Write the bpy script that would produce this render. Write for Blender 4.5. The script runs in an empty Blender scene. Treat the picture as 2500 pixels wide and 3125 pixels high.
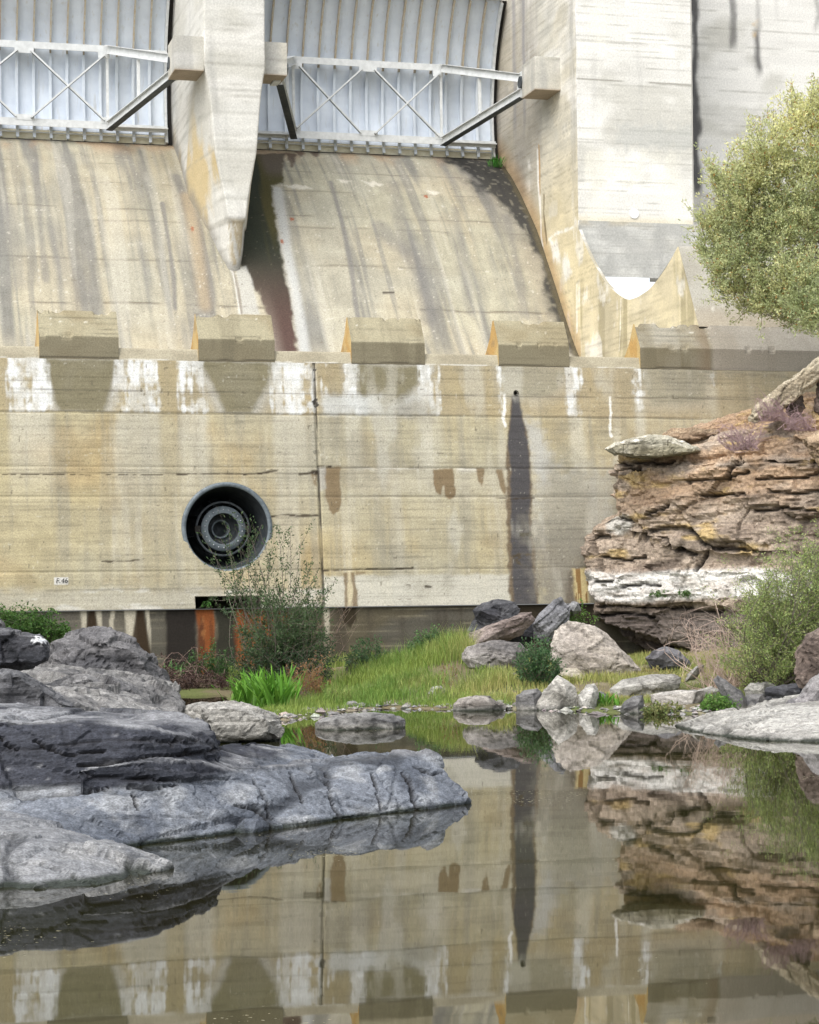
import bpy, bmesh, math, random
import numpy as np
from mathutils import Matrix, Vector

# ------------------------------------------------------------------ camera, sky, sun, exposure
SC = bpy.context.scene
COL = SC.collection
YAW, ROLL, EYE = math.radians(15.2), 0.012, np.array([0.0, -53.4, 2.4])
FPX, PU, PV = 6400.0, 1250.0, 1801.0            # survey camera: focal length and principal point
FWD = np.array([math.sin(YAW), math.cos(YAW), 0.0])
RT0 = np.array([math.cos(YAW), -math.sin(YAW), 0.0])
UPZ = np.array([0, 0, 1.0])
RT = math.cos(ROLL) * RT0 - math.sin(ROLL) * UPZ
UP = math.sin(ROLL) * RT0 + math.cos(ROLL) * UPZ

cam = bpy.data.cameras.new('camera')
cam.sensor_fit = 'VERTICAL'
cam.sensor_height = 36.0
cam.lens = 36.0 * FPX / 3125.0
cam.shift_y = (PV - 1562.5) / 3125.0
cam.clip_start, cam.clip_end = 0.1, 2000
camo = bpy.data.objects.new('camera', cam)
COL.objects.link(camo)
camo.matrix_world = Matrix(((RT[0], UP[0], -FWD[0], EYE[0]), (RT[1], UP[1], -FWD[1], EYE[1]),
                            (RT[2], UP[2], -FWD[2], EYE[2]), (0, 0, 0, 1)))
SC.camera = camo

SUN_AZ, SUN_EL = math.radians(-135), math.radians(50)   # azimuth from +Y towards +X
w = bpy.data.worlds.new('World'); SC.world = w; w.use_nodes = True
nt = w.node_tree; nt.nodes.clear()
sky = nt.nodes.new('ShaderNodeTexSky'); sky.sky_type = 'NISHITA'; sky.sun_disc = False
sky.sun_elevation = SUN_EL; sky.sun_rotation = SUN_AZ
sky.air_density = 1.0; sky.dust_density = 3.0; sky.ozone_density = 1.0
bg = nt.nodes.new('ShaderNodeBackground'); bg.inputs['Strength'].default_value = 0.15
wo = nt.nodes.new('ShaderNodeOutputWorld')
hs = nt.nodes.new('ShaderNodeHueSaturation'); hs.inputs['Saturation'].default_value = 0.30   # thin overcast
nt.links.new(sky.outputs[0], hs.inputs['Color']); nt.links.new(hs.outputs[0], bg.inputs[0]); nt.links.new(bg.outputs[0], wo.inputs[0])

sl = bpy.data.lights.new('sun', 'SUN'); sl.energy = 0.9; sl.angle = math.radians(60); sl.color = (1.0, 0.95, 0.87)
so = bpy.data.objects.new('sun', sl); COL.objects.link(so)
sdir = Vector((math.sin(SUN_AZ) * math.cos(SUN_EL), math.cos(SUN_AZ) * math.cos(SUN_EL), math.sin(SUN_EL)))
so.rotation_euler = sdir.to_track_quat('Z', 'Y').to_euler()
SC.view_settings.view_transform = 'Standard'; SC.view_settings.look = 'None'
SC.view_settings.exposure = 1.08; SC.view_settings.gamma = 1.0
SC.view_settings.use_curve_mapping = False
SC.cycles.max_bounces = 6; SC.cycles.use_denoising = True
SC.cycles.sample_clamp_indirect = 6

# ------------------------------------------------------------------ survey helpers (photo point -> point on a known plane)
def ray(u, v): return FWD + RT * ((u - PU) / FPX) + UP * ((PV - v) / FPX)
def atY(u, v, Y): d = ray(u, v); return EYE + d * ((Y - EYE[1]) / d[1])
def atX(u, v, X): d = ray(u, v); return EYE + d * ((X - EYE[0]) / d[0])
def atZ(u, v, Z): d = ray(u, v); return EYE + d * ((Z - EYE[2]) / d[2])
def atD(u, v, D): return EYE + ray(u, v) * D
BAT = 0.134
def wallY(z): return -(8.35 - z) * BAT
def wp(u, v):                                    # photo point on the battered wall face -> (X, Z)
    d = ray(u, v); n = np.array([0, 1, -BAT])    # Y - BAT*z + 8.35*BAT = 0
    t = -(n @ EYE + 8.35 * BAT) / (n @ d); p = EYE + d * t
    return np.array([p[0], p[2]])
CH_Y = np.array([3.0, 5.5, 7.5, 9.0, 10.22, 11.28, 12.52, 14.14, 16.21, 18.04, 18.8, 20.5])
CH_Z = np.array([7.6, 7.75, 8.25, 9.0, 9.88, 11.12, 12.69, 14.60, 16.43, 17.72, 17.98, 18.0])
def _smooth_profile():
    y = np.linspace(3, 20.5, 800); z = np.interp(y, CH_Y, CH_Z)
    k = np.ones(55) / 55; zp = np.pad(z, 27, mode='edge'); zs = np.convolve(zp, k, 'valid')
    return y, zs
PY, PZ = _smooth_profile()
def chz(Y): return np.interp(Y, PY, PZ)
def cp(u, v):                                    # photo point on the chute -> (X, Y)
    lo, hi = 5.0, 19.5
    for _ in range(40):
        m = .5 * (lo + hi); p = atY(u, v, m)
        if p[2] > chz(m): lo = m
        else: hi = m
    p = atY(u, v, lo); return np.array([p[0], p[1]])

# ------------------------------------------------------------------ numpy noise and paint tools
def _hash(ix, iy, iz, seed):
    x = (ix * 73856093) ^ (iy * 19349663) ^ (iz * 83492791) ^ (seed * 2654435761 & 0x7fffffff)
    x &= 0xffffffff
    x = ((x ^ (x >> 13)) * 1274126177) & 0xffffffff
    x = ((x ^ (x >> 16)) * 2246822519) & 0xffffffff
    x ^= x >> 15
    return (x & 0xfffff) / 1048575.0
def vn3(x, y, z, seed=0):
    x, y, z = np.broadcast_arrays(np.asarray(x, float), np.asarray(y, float), np.asarray(z, float))
    ix, iy, iz = np.floor(x).astype(np.int64), np.floor(y).astype(np.int64), np.floor(z).astype(np.int64)
    fx, fy, fz = x - ix, y - iy, z - iz
    fx = fx * fx * (3 - 2 * fx); fy = fy * fy * (3 - 2 * fy); fz = fz * fz * (3 - 2 * fz)
    def h(a, b, c): return _hash(ix + a, iy + b, iz + c, seed)
    x00 = h(0, 0, 0) * (1 - fx) + h(1, 0, 0) * fx; x10 = h(0, 1, 0) * (1 - fx) + h(1, 1, 0) * fx
    x01 = h(0, 0, 1) * (1 - fx) + h(1, 0, 1) * fx; x11 = h(0, 1, 1) * (1 - fx) + h(1, 1, 1) * fx
    return (x00 * (1 - fy) + x10 * fy) * (1 - fz) + (x01 * (1 - fy) + x11 * fy) * fz
def vn2(x, y, seed=0):
    x, y = np.broadcast_arrays(np.asarray(x, float), np.asarray(y, float))
    ix, iy = np.floor(x).astype(np.int64), np.floor(y).astype(np.int64)
    fx, fy = x - ix, y - iy
    fx = fx * fx * (3 - 2 * fx); fy = fy * fy * (3 - 2 * fy)
    h = lambda a, b: _hash(ix + a, iy + b, 0, seed)
    return (h(0, 0) * (1 - fx) + h(1, 0) * fx) * (1 - fy) + (h(0, 1) * (1 - fx) + h(1, 1) * fx) * fy
def fbm2(x, y, o=4, seed=0):
    s = 0; a = .5; t = 0
    for k in range(o): s = s + a * vn2(x * 2**k, y * 2**k, seed + k * 17); t += a; a *= .5
    return s / t
def fbm3(p, f, o=4, seed=0):
    s = 0; a = .5; t = 0
    for k in range(o):
        g = f * 2**k; s = s + a * vn3(p[:, 0] * g, p[:, 1] * g, p[:, 2] * g, seed + k * 17); t += a; a *= .52
    return s / t
def ss(a, b, x):
    t = np.clip((x - a) / (b - a + 1e-12), 0, 1); return t * t * (3 - 2 * t)
def mixc(c, col, m):
    m = np.clip(m, 0, 1)[..., None]; return c * (1 - m) + np.asarray(col) * m
def polysd(X, Z, P):                              # signed distance, negative inside
    P = np.asarray(P, float); d = np.full(X.shape, 1e9); inside = np.zeros(X.shape, bool)
    n = len(P)
    for i in range(n):
        a, b = P[i], P[(i + 1) % n]; e = b - a
        t = np.clip(((X - a[0]) * e[0] + (Z - a[1]) * e[1]) / (e @ e + 1e-12), 0, 1)
        d = np.minimum(d, (X - a[0] - t * e[0])**2 + (Z - a[1] - t * e[1])**2)
        c = (a[1] > Z) != (b[1] > Z)
        xi = a[0] + (Z - a[1]) / (b[1] - a[1] + 1e-12) * (b[0] - a[0])
        inside ^= c & (X < xi)
    d = np.sqrt(d); return np.where(inside, -d, d)
def linedist(X, Z, P):
    P = np.asarray(P, float); d = np.full(X.shape, 1e9)
    for a, b in zip(P[:-1], P[1:]):
        e = b - a; t = np.clip(((X - a[0]) * e[0] + (Z - a[1]) * e[1]) / (e @ e + 1e-12), 0, 1)
        d = np.minimum(d, (X - a[0] - t * e[0])**2 + (Z - a[1] - t * e[1])**2)
    return np.sqrt(d)
def blot(X, Z, P, soft=.05, rag=.08, seed=1, sx=1.0, sz=1.0):
    n = (fbm2(X * 6 * sx, Z * 6 * sz, 3, seed) - .5) * 2 * rag
    return 1 - ss(-soft, soft, polysd(X, Z, P) + n)

# ------------------------------------------------------------------ mesh and object helpers
def setprops(o, label=None, cat=None, group=None, kind=None):
    if label: o['label'] = label
    if cat: o['category'] = cat
    if group: o['group'] = group
    if kind or cat: o['kind'] = kind or 'thing'
    return o
def thing(name, label, cat, loc=(0, 0, 0), group=None):
    o = bpy.data.objects.new(name, None); COL.objects.link(o); o.location = loc
    o.empty_display_size = .3
    return setprops(o, label, cat, group)
def link(name, me, mat=None, parent=None):
    o = bpy.data.objects.new(name, me); COL.objects.link(o)
    if mat is not None and not me.materials: me.materials.append(mat)
    if parent is not None:
        o.parent = parent
        pw = Vector(parent.location); q = parent.parent
        while q is not None: pw += Vector(q.location); q = q.parent
        o.location = Vector(o.location) - pw
    return o
def npmesh(name, V, loops, starts, col=None, smooth=False):
    me = bpy.data.meshes.new(name)
    V = np.ascontiguousarray(V, np.float32)
    me.vertices.add(len(V)); me.vertices.foreach_set('co', V.ravel())
    me.loops.add(len(loops)); me.loops.foreach_set('vertex_index', np.ascontiguousarray(loops, np.int32))
    me.polygons.add(len(starts)); me.polygons.foreach_set('loop_start', np.ascontiguousarray(starts, np.int32))
    me.update(calc_edges=True)
    me.polygons.foreach_set('use_smooth', np.full(len(starts), smooth))
    if col is not None: setcol(me, col)
    me.validate()
    return me
def setcol(me, col):
    c = np.ones((len(col), 4), np.float32); c[:, :3] = np.clip(col, 0, 1)
    at = me.color_attributes.new('col', 'FLOAT_COLOR', 'POINT'); at.data.foreach_set('color', c.ravel())
def gridmesh(name, P, col=None, keep=None, smooth=True, flip=False):
    n, m = P.shape[:2]
    i = np.arange(n * m).reshape(n, m)
    Q = np.stack([i[:-1, :-1], i[:-1, 1:], i[1:, 1:], i[1:, :-1]], -1).reshape(-1, 4)
    if flip: Q = Q[:, ::-1]
    if keep is not None: Q = Q[keep.reshape(-1)]
    return npmesh(name, P.reshape(-1, 3), Q.ravel(), np.arange(len(Q)) * 4, None if col is None else col.reshape(-1, 3), smooth)
class MB:
    def __init__(s): s.v = []; s.f = []
    def add(s, v, f):
        o = len(s.v); s.v += [tuple(map(float, p)) for p in v]; s.f += [[i + o for i in g] for g in f]; return s
    def box(s, a, b):
        x0, y0, z0 = a; x1, y1, z1 = b
        return s.add([(x0, y0, z0), (x1, y0, z0), (x1, y1, z0), (x0, y1, z0), (x0, y0, z1), (x1, y0, z1), (x1, y1, z1), (x0, y1, z1)],
                     [(0, 3, 2, 1), (4, 5, 6, 7), (0, 1, 5, 4), (1, 2, 6, 5), (2, 3, 7, 6), (3, 0, 4, 7)])
    def bar(s, p, q, wd, ht, up=(0, 0, 1)):
        p, q = np.array(p, float), np.array(q, float); d = (q - p) / np.linalg.norm(q - p)
        x = np.cross(d, up); x /= np.linalg.norm(x); y = np.cross(x, d)
        v = [e + x * a * wd / 2 + y * b * ht / 2 for e in (p, q) for a, b in ((-1, -1), (1, -1), (1, 1), (-1, 1))]
        return s.add(v, [(3, 2, 1, 0), (4, 5, 6, 7), (0, 1, 5, 4), (1, 2, 6, 5), (2, 3, 7, 6), (3, 0, 4, 7)])
    def prism(s, poly, x0, x1):                   # polygon in (Y,Z) extruded along X, polygon counter-clockwise seen from +X
        n = len(poly); v = [(x0, y, z) for y, z in poly] + [(x1, y, z) for y, z in poly]
        f = [list(range(n))[::-1], list(range(n, 2 * n))] + [(i, (i + 1) % n, (i + 1) % n + n, i + n) for i in range(n)]
        return s.add(v, f)
    def tube(s, pts, rad, n=6, cap=True):
        pts = [np.array(p, float) for p in pts]
        if not hasattr(rad, '__len__'): rad = [rad] * len(pts)
        rings = []
        for i, p in enumerate(pts):
            d = pts[min(i + 1, len(pts) - 1)] - pts[max(i - 1, 0)]; d /= np.linalg.norm(d) + 1e-9
            a = np.array([0, 0, 1.]) if abs(d[2]) < .9 else np.array([1., 0, 0])
            x = np.cross(d, a); x /= np.linalg.norm(x); y = np.cross(d, x)
            rings.append([p + rad[i] * (x * math.cos(t) + y * math.sin(t)) for t in np.arange(n) * 2 * math.pi / n])
        v = [q for r_ in rings for q in r_]; f = []
        for i in range(len(pts) - 1):
            for k in range(n): f.append((i * n + k, i * n + (k + 1) % n, (i + 1) * n + (k + 1) % n, (i + 1) * n + k))
        if cap: f += [list(range(n))[::-1], list(range((len(pts) - 1) * n, len(pts) * n))]
        return s.add(v, f)
    def lathe(s, prof, n=48, ang0=0):             # profile (r, y) about the Y axis
        v = []; f = []
        for r_, y in prof:
            for k in range(n):
                t = 2 * math.pi * k / n; v.append((r_ * math.cos(t), y, r_ * math.sin(t)))
        for i in range(len(prof) - 1):
            for k in range(n): f.append((i * n + k, (i + 1) * n + k, (i + 1) * n + (k + 1) % n, i * n + (k + 1) % n))
        return s.add(v, f)
    def build(s, name, mat, parent=None, smooth=False, bevel=0, fixn=False):
        me = bpy.data.meshes.new(name); me.from_pydata(s.v, [], s.f); me.update()
        if fixn or bevel:
            bm = bmesh.new(); bm.from_mesh(me)
            if bevel: bmesh.ops.bevel(bm, geom=[e for e in bm.edges], offset=bevel, segments=1, affect='EDGES', clamp_overlap=True)
            bmesh.ops.recalc_face_normals(bm, faces=bm.faces); bm.to_mesh(me); bm.free()
        if smooth: me.polygons.foreach_set('use_smooth', [True] * len(me.polygons))
        return link(name, me, mat, parent)

# ------------------------------------------------------------------ materials
def newmat(name):
    m = bpy.data.materials.new(name); m.use_nodes = True
    b = m.node_tree.nodes['Principled BSDF']; return m, m.node_tree, b
def N(nt, t, **kw):
    n = nt.nodes.new(t)
    for k, v in kw.items():
        if k in n.inputs: n.inputs[k].default_value = v
        else: setattr(n, k, v)
    return n
def ramp(nt, stops, interp='LINEAR'):
    n = nt.nodes.new('ShaderNodeValToRGB'); e = n.color_ramp.elements; n.color_ramp.interpolation = interp
    while len(e) < len(stops): e.new(.5)
    for q, (p, c) in zip(e, stops): q.position = p; q.color = c if len(c) == 4 else (*c, 1)
    return n
def g3(x): return (x, x, x, 1)
def painted(name, rough=.92, grain=(28, .78, 1.17), fine=(95, .82, 1.15), bump=.25, bscale=40, stretch=(1, 1, 1), spec=.25):
    """colour from the per-vertex paint, with procedural grain and relief"""
    m, nt, b = newmat(name); L = nt.links.new
    at = N(nt, 'ShaderNodeAttribute', attribute_name='col')
    tc = N(nt, 'ShaderNodeNewGeometry')
    mp = N(nt, 'ShaderNodeMapping'); mp.inputs['Scale'].default_value = stretch
    L(tc.outputs['Position'], mp.inputs['Vector'])
    n1 = N(nt, 'ShaderNodeTexNoise', Scale=grain[0], Detail=3.0, Roughness=.6); L(mp.outputs[0], n1.inputs['Vector'])
    r1 = ramp(nt, [(.3, g3(grain[1])), (.7, g3(grain[2]))]); L(n1.outputs['Fac'], r1.inputs[0])
    n2 = N(nt, 'ShaderNodeTexNoise', Scale=fine[0], Detail=2.0); L(mp.outputs[0], n2.inputs['Vector'])
    r2 = ramp(nt, [(.3, g3(fine[1])), (.7, g3(fine[2]))]); L(n2.outputs['Fac'], r2.inputs[0])
    x1 = N(nt, 'ShaderNodeMix', data_type='RGBA', blend_type='MULTIPLY'); x1.inputs['Factor'].default_value = 1
    L(at.outputs['Color'], x1.inputs['A']); L(r1.outputs[0], x1.inputs['B'])
    x2 = N(nt, 'ShaderNodeMix', data_type='RGBA', blend_type='MULTIPLY'); x2.inputs['Factor'].default_value = 1
    L(x1.outputs['Result'], x2.inputs['A']); L(r2.outputs[0], x2.inputs['B'])
    L(x2.outputs['Result'], b.inputs['Base Color'])
    b.inputs['Roughness'].default_value = rough; b.inputs['Specular IOR Level'].default_value = spec
    n3 = N(nt, 'ShaderNodeTexNoise', Scale=bscale, Detail=5.0, Roughness=.65); L(mp.outputs[0], n3.inputs['Vector'])
    bp = N(nt, 'ShaderNodeBump', Strength=bump, Distance=.03); L(n3.outputs['Fac'], bp.inputs['Height'])
    L(bp.outputs[0], b.inputs['Normal'])
    return m
def plain(name, c1, c2, scale=8, rough=.6, metal=0, bump=.1, spec=.4, stretch=(1, 1, 1)):
    m, nt, b = newmat(name); L = nt.links.new
    tc = N(nt, 'ShaderNodeNewGeometry'); mp = N(nt, 'ShaderNodeMapping'); mp.inputs['Scale'].default_value = stretch
    L(tc.outputs['Position'], mp.inputs['Vector'])
    n1 = N(nt, 'ShaderNodeTexNoise', Scale=scale, Detail=5.0, Roughness=.65); L(mp.outputs[0], n1.inputs['Vector'])
    r1 = ramp(nt, [(.32, (*c1, 1)), (.68, (*c2, 1))]); L(n1.outputs['Fac'], r1.inputs[0]); L(r1.outputs[0], b.inputs['Base Color'])
    b.inputs['Roughness'].default_value = rough; b.inputs['Metallic'].default_value = metal
    b.inputs['Specular IOR Level'].default_value = spec
    bp = N(nt, 'ShaderNodeBump', Strength=bump, Distance=.02); L(n1.outputs['Fac'], bp.inputs['Height']); L(bp.outputs[0], b.inputs['Normal'])
    return m
def leafmat(name, rough=.55, trans=.35):
    m, nt, b = newmat(name); L = nt.links.new
    at = N(nt, 'ShaderNodeAttribute', attribute_name='col')
    L(at.outputs['Color'], b.inputs['Base Color']); b.inputs['Roughness'].default_value = rough
    b.inputs['Specular IOR Level'].default_value = .3
    tr = N(nt, 'ShaderNodeBsdfTranslucent'); L(at.outputs['Color'], tr.inputs['Color'])
    mx = N(nt, 'ShaderNodeMixShader'); mx.inputs[0].default_value = trans
    L(b.outputs[0], mx.inputs[1]); L(tr.outputs[0], mx.inputs[2])
    L(mx.outputs[0], nt.nodes['Material Output'].inputs['Surface'])
    return m
M_CON = painted('weathered_concrete')
M_CHUTE = painted('chute_concrete', grain=(22, .78, 1.18))
M_PALE = painted('pale_board_marked_concrete', grain=(18, .85, 1.12), fine=(80, .88, 1.1))
M_ROCK = painted('schist_rock', rough=.85, grain=(11, .62, 1.34), fine=(46, .66, 1.3), bump=.55, bscale=24, stretch=(1, 1, 1.9), spec=.3)
M_EARTH = painted('bank_soil', rough=.95, bump=.5)
M_LEAF = leafmat('leaf', trans=.42); M_GRASS = leafmat('grass_blade', trans=.4)
M_BARK = plain('grey_bark', (.10, .085, .07), (.2, .17, .14), 14, .9)
M_TWIG = plain('dry_twig', (.16, .11, .09), (.30, .22, .18), 14, .9)
M_STEEL = plain('weathered_dark_steel', (.035, .043, .05), (.085, .095, .10), 6, .55, .3, .15)
M_STEEL2 = plain('blue_grey_steel_ring', (.085, .105, .12), (.17, .20, .215), 9, .6, .15, .15)
M_BOLT = plain('bright_bolt_steel', (.4, .42, .43), (.6, .62, .63), 9, .4, .6)
M_RUBBER = plain('black_seal', (.012, .012, .012), (.03, .025, .02), 9, .8)
M_BLACKP = plain('black_brush_paint', (.02, .02, .02), (.04, .04, .04), 20, .8)
def gatemat():
    m, nt, b = newmat('pale_blue_grey_gate_paint'); L = nt.links.new
    g = N(nt, 'ShaderNodeNewGeometry'); n1 = N(nt, 'ShaderNodeTexNoise', Scale=1.6, Detail=5.0, Roughness=.6); L(g.outputs['Position'], n1.inputs['Vector'])
    r1 = ramp(nt, [(.3, (.56, .62, .70, 1)), (.7, (.68, .74, .81, 1))]); L(n1.outputs['Fac'], r1.inputs[0])
    mp = N(nt, 'ShaderNodeMapping'); mp.inputs['Scale'].default_value = (9, 9, .8); L(g.outputs['Position'], mp.inputs['Vector'])
    n2 = N(nt, 'ShaderNodeTexNoise', Scale=1.0, Detail=4.0); L(mp.outputs[0], n2.inputs['Vector'])
    r2 = ramp(nt, [(.60, g3(0)), (.78, g3(.55))]); L(n2.outputs['Fac'], r2.inputs[0])
    mx = N(nt, 'ShaderNodeMix', data_type='RGBA'); L(r2.outputs[0], mx.inputs['Factor']); L(r1.outputs[0], mx.inputs['A']); mx.inputs['B'].default_value = (.42, .40, .34, 1)
    L(mx.outputs['Result'], b.inputs['Base Color']); b.inputs['Roughness'].default_value = .55
    return m
M_GATE = gatemat()
M_BEAM = plain('grey_white_girder_paint', (.50, .52, .52), (.66, .68, .68), 5, .6)
M_RUSTY = plain('rust_streaked_rib_paint', (.36, .28, .17), (.46, .45, .41), 5, .7, stretch=(3, 3, .8))
M_TAN = plain('yellowed_panel_paint', (.54, .49, .33), (.70, .67, .54), 3, .7)

# ================================================================== WATER AND GROUND
def watermat():
    m, nt, b = newmat('still_pond_water'); L = nt.links.new
    g = N(nt, 'ShaderNodeNewGeometry')
    n0 = N(nt, 'ShaderNodeTexNoise', Scale=.25, Detail=3.0); L(g.outputs['Position'], n0.inputs['Vector'])
    r0 = ramp(nt, [(.35, (.012, .010, .004, 1)), (.65, (.020, .022, .006, 1))]); L(n0.outputs['Fac'], r0.inputs[0])
    n5 = N(nt, 'ShaderNodeTexNoise', Scale=22.0, Detail=2.0); L(g.outputs['Position'], n5.inputs['Vector'])
    n6 = N(nt, 'ShaderNodeTexNoise', Scale=.35, Detail=2.0); L(g.outputs['Position'], n6.inputs['Vector'])
    ad = N(nt, 'ShaderNodeMath', operation='MULTIPLY'); L(n5.outputs['Fac'], ad.inputs[0]); L(n6.outputs['Fac'], ad.inputs[1])
    r5 = ramp(nt, [(.445, g3(0)), (.455, g3(1))]); L(ad.outputs[0], r5.inputs[0])
    mx = N(nt, 'ShaderNodeMix', data_type='RGBA'); L(r5.outputs[0], mx.inputs['Factor']); L(r0.outputs[0], mx.inputs['A']); mx.inputs['B'].default_value = (.22, .20, .12, 1)
    L(mx.outputs['Result'], b.inputs['Base Color'])
    r6 = ramp(nt, [(0, g3(.02)), (1, g3(.6))]); L(r5.outputs[0], r6.inputs[0]); L(r6.outputs[0], b.inputs['Roughness'])
    b.inputs['Roughness'].default_value = .02; b.inputs['IOR'].default_value = 1.6; b.inputs['Specular Tint'].default_value = (1, .92, .76, 1)
    mp = N(nt, 'ShaderNodeMapping'); mp.inputs['Scale'].default_value = (1, 1, 1); L(g.outputs['Position'], mp.inputs['Vector'])
    n1 = N(nt, 'ShaderNodeTexNoise', Scale=1.3, Detail=2.0); L(mp.outputs[0], n1.inputs['Vector'])
    bp = N(nt, 'ShaderNodeBump', Strength=.012, Distance=.05); L(n1.outputs['Fac'], bp.inputs['Height']); L(bp.outputs[0], b.inputs['Normal'])
    return m
wm = MB().add([(-60, -90, 0), (90, -90, 0), (90, 1.2, 0), (-60, 1.2, 0)], [(0, 1, 2, 3)]).build('water', watermat())
setprops(wm, kind='structure', label='still brown green pond water mirroring the dam', cat='water')
gm = MB().add([(-400, -400, -1.6), (400, -400, -1.6), (400, 400, -1.6), (-400, 400, -1.6)], [(0, 1, 2, 3)]).build('ground', plain('river_bed', (.10, .09, .06), (.16, .14, .10), 1.5, .95))
setprops(gm, kind='structure', label='brown river bed below the water', cat='ground')

# ================================================================== DAM WALL
def W(*pts): return np.array([wp(u, v) for u, v in pts])
C_BASE = np.array([.395, .345, .212])
def boards(X, Z, pitch, seed, jit=.25):
    """form-board joints: thin, broken horizontal lines; returns darkness 0..1 and which board row"""
    zz = Z / pitch + .04 * (vn2(X * .12, Z * 0 + 3, seed) - .5)
    k = np.floor(zz + .5); off = (_hash(k.astype(np.int64), k.astype(np.int64) * 0 + 7, k.astype(np.int64) * 0, seed) - .5) * jit
    d = np.abs(zz - k - off) * pitch
    br = ss(.45, .68, fbm2(X * .9, k * 13.7, 4, seed + 5)) * (.4 + .6 * vn2(X * 5, k * 3.1, seed + 9))
    return br * (1 - ss(.010, .030, d)), k
def wallpaint(X, Z):
    c = np.ones(X.shape + (3,)) * C_BASE
    left = 1 - ss(11.9, 12.0, X)
    # broad tone changes: ochre to the left, greyer right, big weather patches
    n = fbm2(X * .35, Z * .5, 4, 3); c = mixc(c, (.38, .29, .15), ss(.44, .72, n) * (.35 + .5 * left))
    n = fbm2(X * .5 + 9, Z * .35, 4, 5); c = mixc(c, (.37, .345, .25), ss(.45, .68, n) * .7)
    c = mixc(c, (.36, .345, .29), ss(15, 25, X) * .45)
    n = fbm2(X * 2.2, Z * .22, 4, 8); c = mixc(c, (.27, .255, .20), ss(.50, .70, n) * .55)
    n = fbm2(X * 7.5, Z * .35, 4, 9); c = mixc(c, (.26, .24, .18), ss(.55, .75, n) * .4)     # faint vertical runs
    n = fbm2(X * 3.0 + 4, Z * .25, 4, 18); c = mixc(c, (.47, .44, .35), ss(.55, .74, n) * .5)
    n = fbm2(X * .9, Z * 1.1, 5, 21); c = mixc(c, (.27, .22, .13), ss(.60, .78, n) * .45)
    # board-sized tone steps
    bl, k = boards(X, Z, .205, 11)
    pan = _hash(k.astype(np.int64), np.floor(X / 2.4 + .3 * (k % 3)).astype(np.int64), k.astype(np.int64) * 0, 31)
    c = c * (1 + (pan - .5) * .12)[..., None]
    c = c * (.84 + .32 * fbm2(X * 2.6, Z * 2.6, 5, 33))[..., None]
    # upper band between the lip and the first lift joint
    zt = wp(1440, 1268)[1]
    up = ss(zt - .02, zt + .02, Z + .02 * (fbm2(X * 3, Z * 3, 2, 2) - .5))
    c = mixc(c, (.32, .26, .155), up * .55)
    # trapezoids left dry under each tooth
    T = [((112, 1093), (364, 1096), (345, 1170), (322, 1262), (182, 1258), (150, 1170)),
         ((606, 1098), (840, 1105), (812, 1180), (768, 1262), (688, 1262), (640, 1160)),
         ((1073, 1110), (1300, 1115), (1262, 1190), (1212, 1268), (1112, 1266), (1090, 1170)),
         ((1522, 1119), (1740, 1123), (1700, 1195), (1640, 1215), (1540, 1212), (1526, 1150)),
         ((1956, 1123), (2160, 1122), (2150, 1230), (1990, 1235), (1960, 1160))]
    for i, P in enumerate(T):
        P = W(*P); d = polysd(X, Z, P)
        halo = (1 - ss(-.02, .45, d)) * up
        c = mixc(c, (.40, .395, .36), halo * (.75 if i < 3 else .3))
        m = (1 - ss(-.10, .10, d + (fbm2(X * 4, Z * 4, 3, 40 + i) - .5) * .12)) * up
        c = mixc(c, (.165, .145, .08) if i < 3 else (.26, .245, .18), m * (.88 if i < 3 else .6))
    # white lime runs hanging from the lip between the teeth
    E = [(28, 152, 1.0, 1256), (355, 385, .95, 1258), (390, 480, .9, 1259), (548, 592, .8, 1261), (600, 625, 1.0, 1264), (832, 930, 1.0, 1265), (944, 958, .9, 1262),
         (985, 998, .6, 1215), (1050, 1092, .95, 1268), (1282, 1312, 1.0, 1270), (1318, 1335, .7, 1270), (1518, 1535, .6, 1270), (1734, 1774, 1.0, 1270),
         (1938, 1962, .9, 1210), (1945, 1952, .8, 1275), (2165, 2188, .5, 1180)]
    lace = .5 * fbm2(X * 13, Z * 1.6, 4, 52) + .5 * fbm2(X * 6, Z * 5.5, 4, 53)
    for u0, u1, s, v1 in E:
        x0, x1 = wp(u0, 1180)[0], wp(u1, 1180)[0]; z1 = wp(.5 * (u0 + u1), v1)[1]
        wob = (fbm2(X * 5, Z * 3, 3, 60) - .5) * .12
        inx = ss(x0 - .16, x0 + .12, X + wob) * (1 - ss(x1 - .12, x1 + .16, X + wob)) * ss(z1 - .05, z1 + .10, Z + wob * .3)
        m = ss(.62 - .30 * s, .90 - .30 * s, lace * 1.0 + .22 * (inx - .75) + .16 * (vn2(X * 17, Z * .8, 66) - .4)) * ss(0, .35, inx)
        c = mixc(c, (.66, .67, .65), m * (.55 + .45 * ss(.35, .6, fbm2(X * 4, Z * 1.5, 3, 67))))
        # a pale ghost of the run continues down the wall
        ghost = ss(x0 - .15, x0 + .1, X + wob) * (1 - ss(x1 - .1, x1 + .15, X + wob)) * (1 - ss(z1 - .05, z1, Z)) * ss(z1 - 3.2, z1 - .1, Z)
        c = mixc(c, (.50, .48, .40), ghost * .65 * s)
    pw = W((985, 1208), (1160, 1206), (1170, 1260), (985, 1266)); c = mixc(c, (.50, .51, .49), blot(X, Z, pw, .12, .10, 71) * .85)
    pw = W((1180, 1225), (1290, 1200), (1290, 1265), (1180, 1268)); c = mixc(c, (.42, .42, .39), blot(X, Z, pw, .2, .15, 72) * .7)
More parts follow.
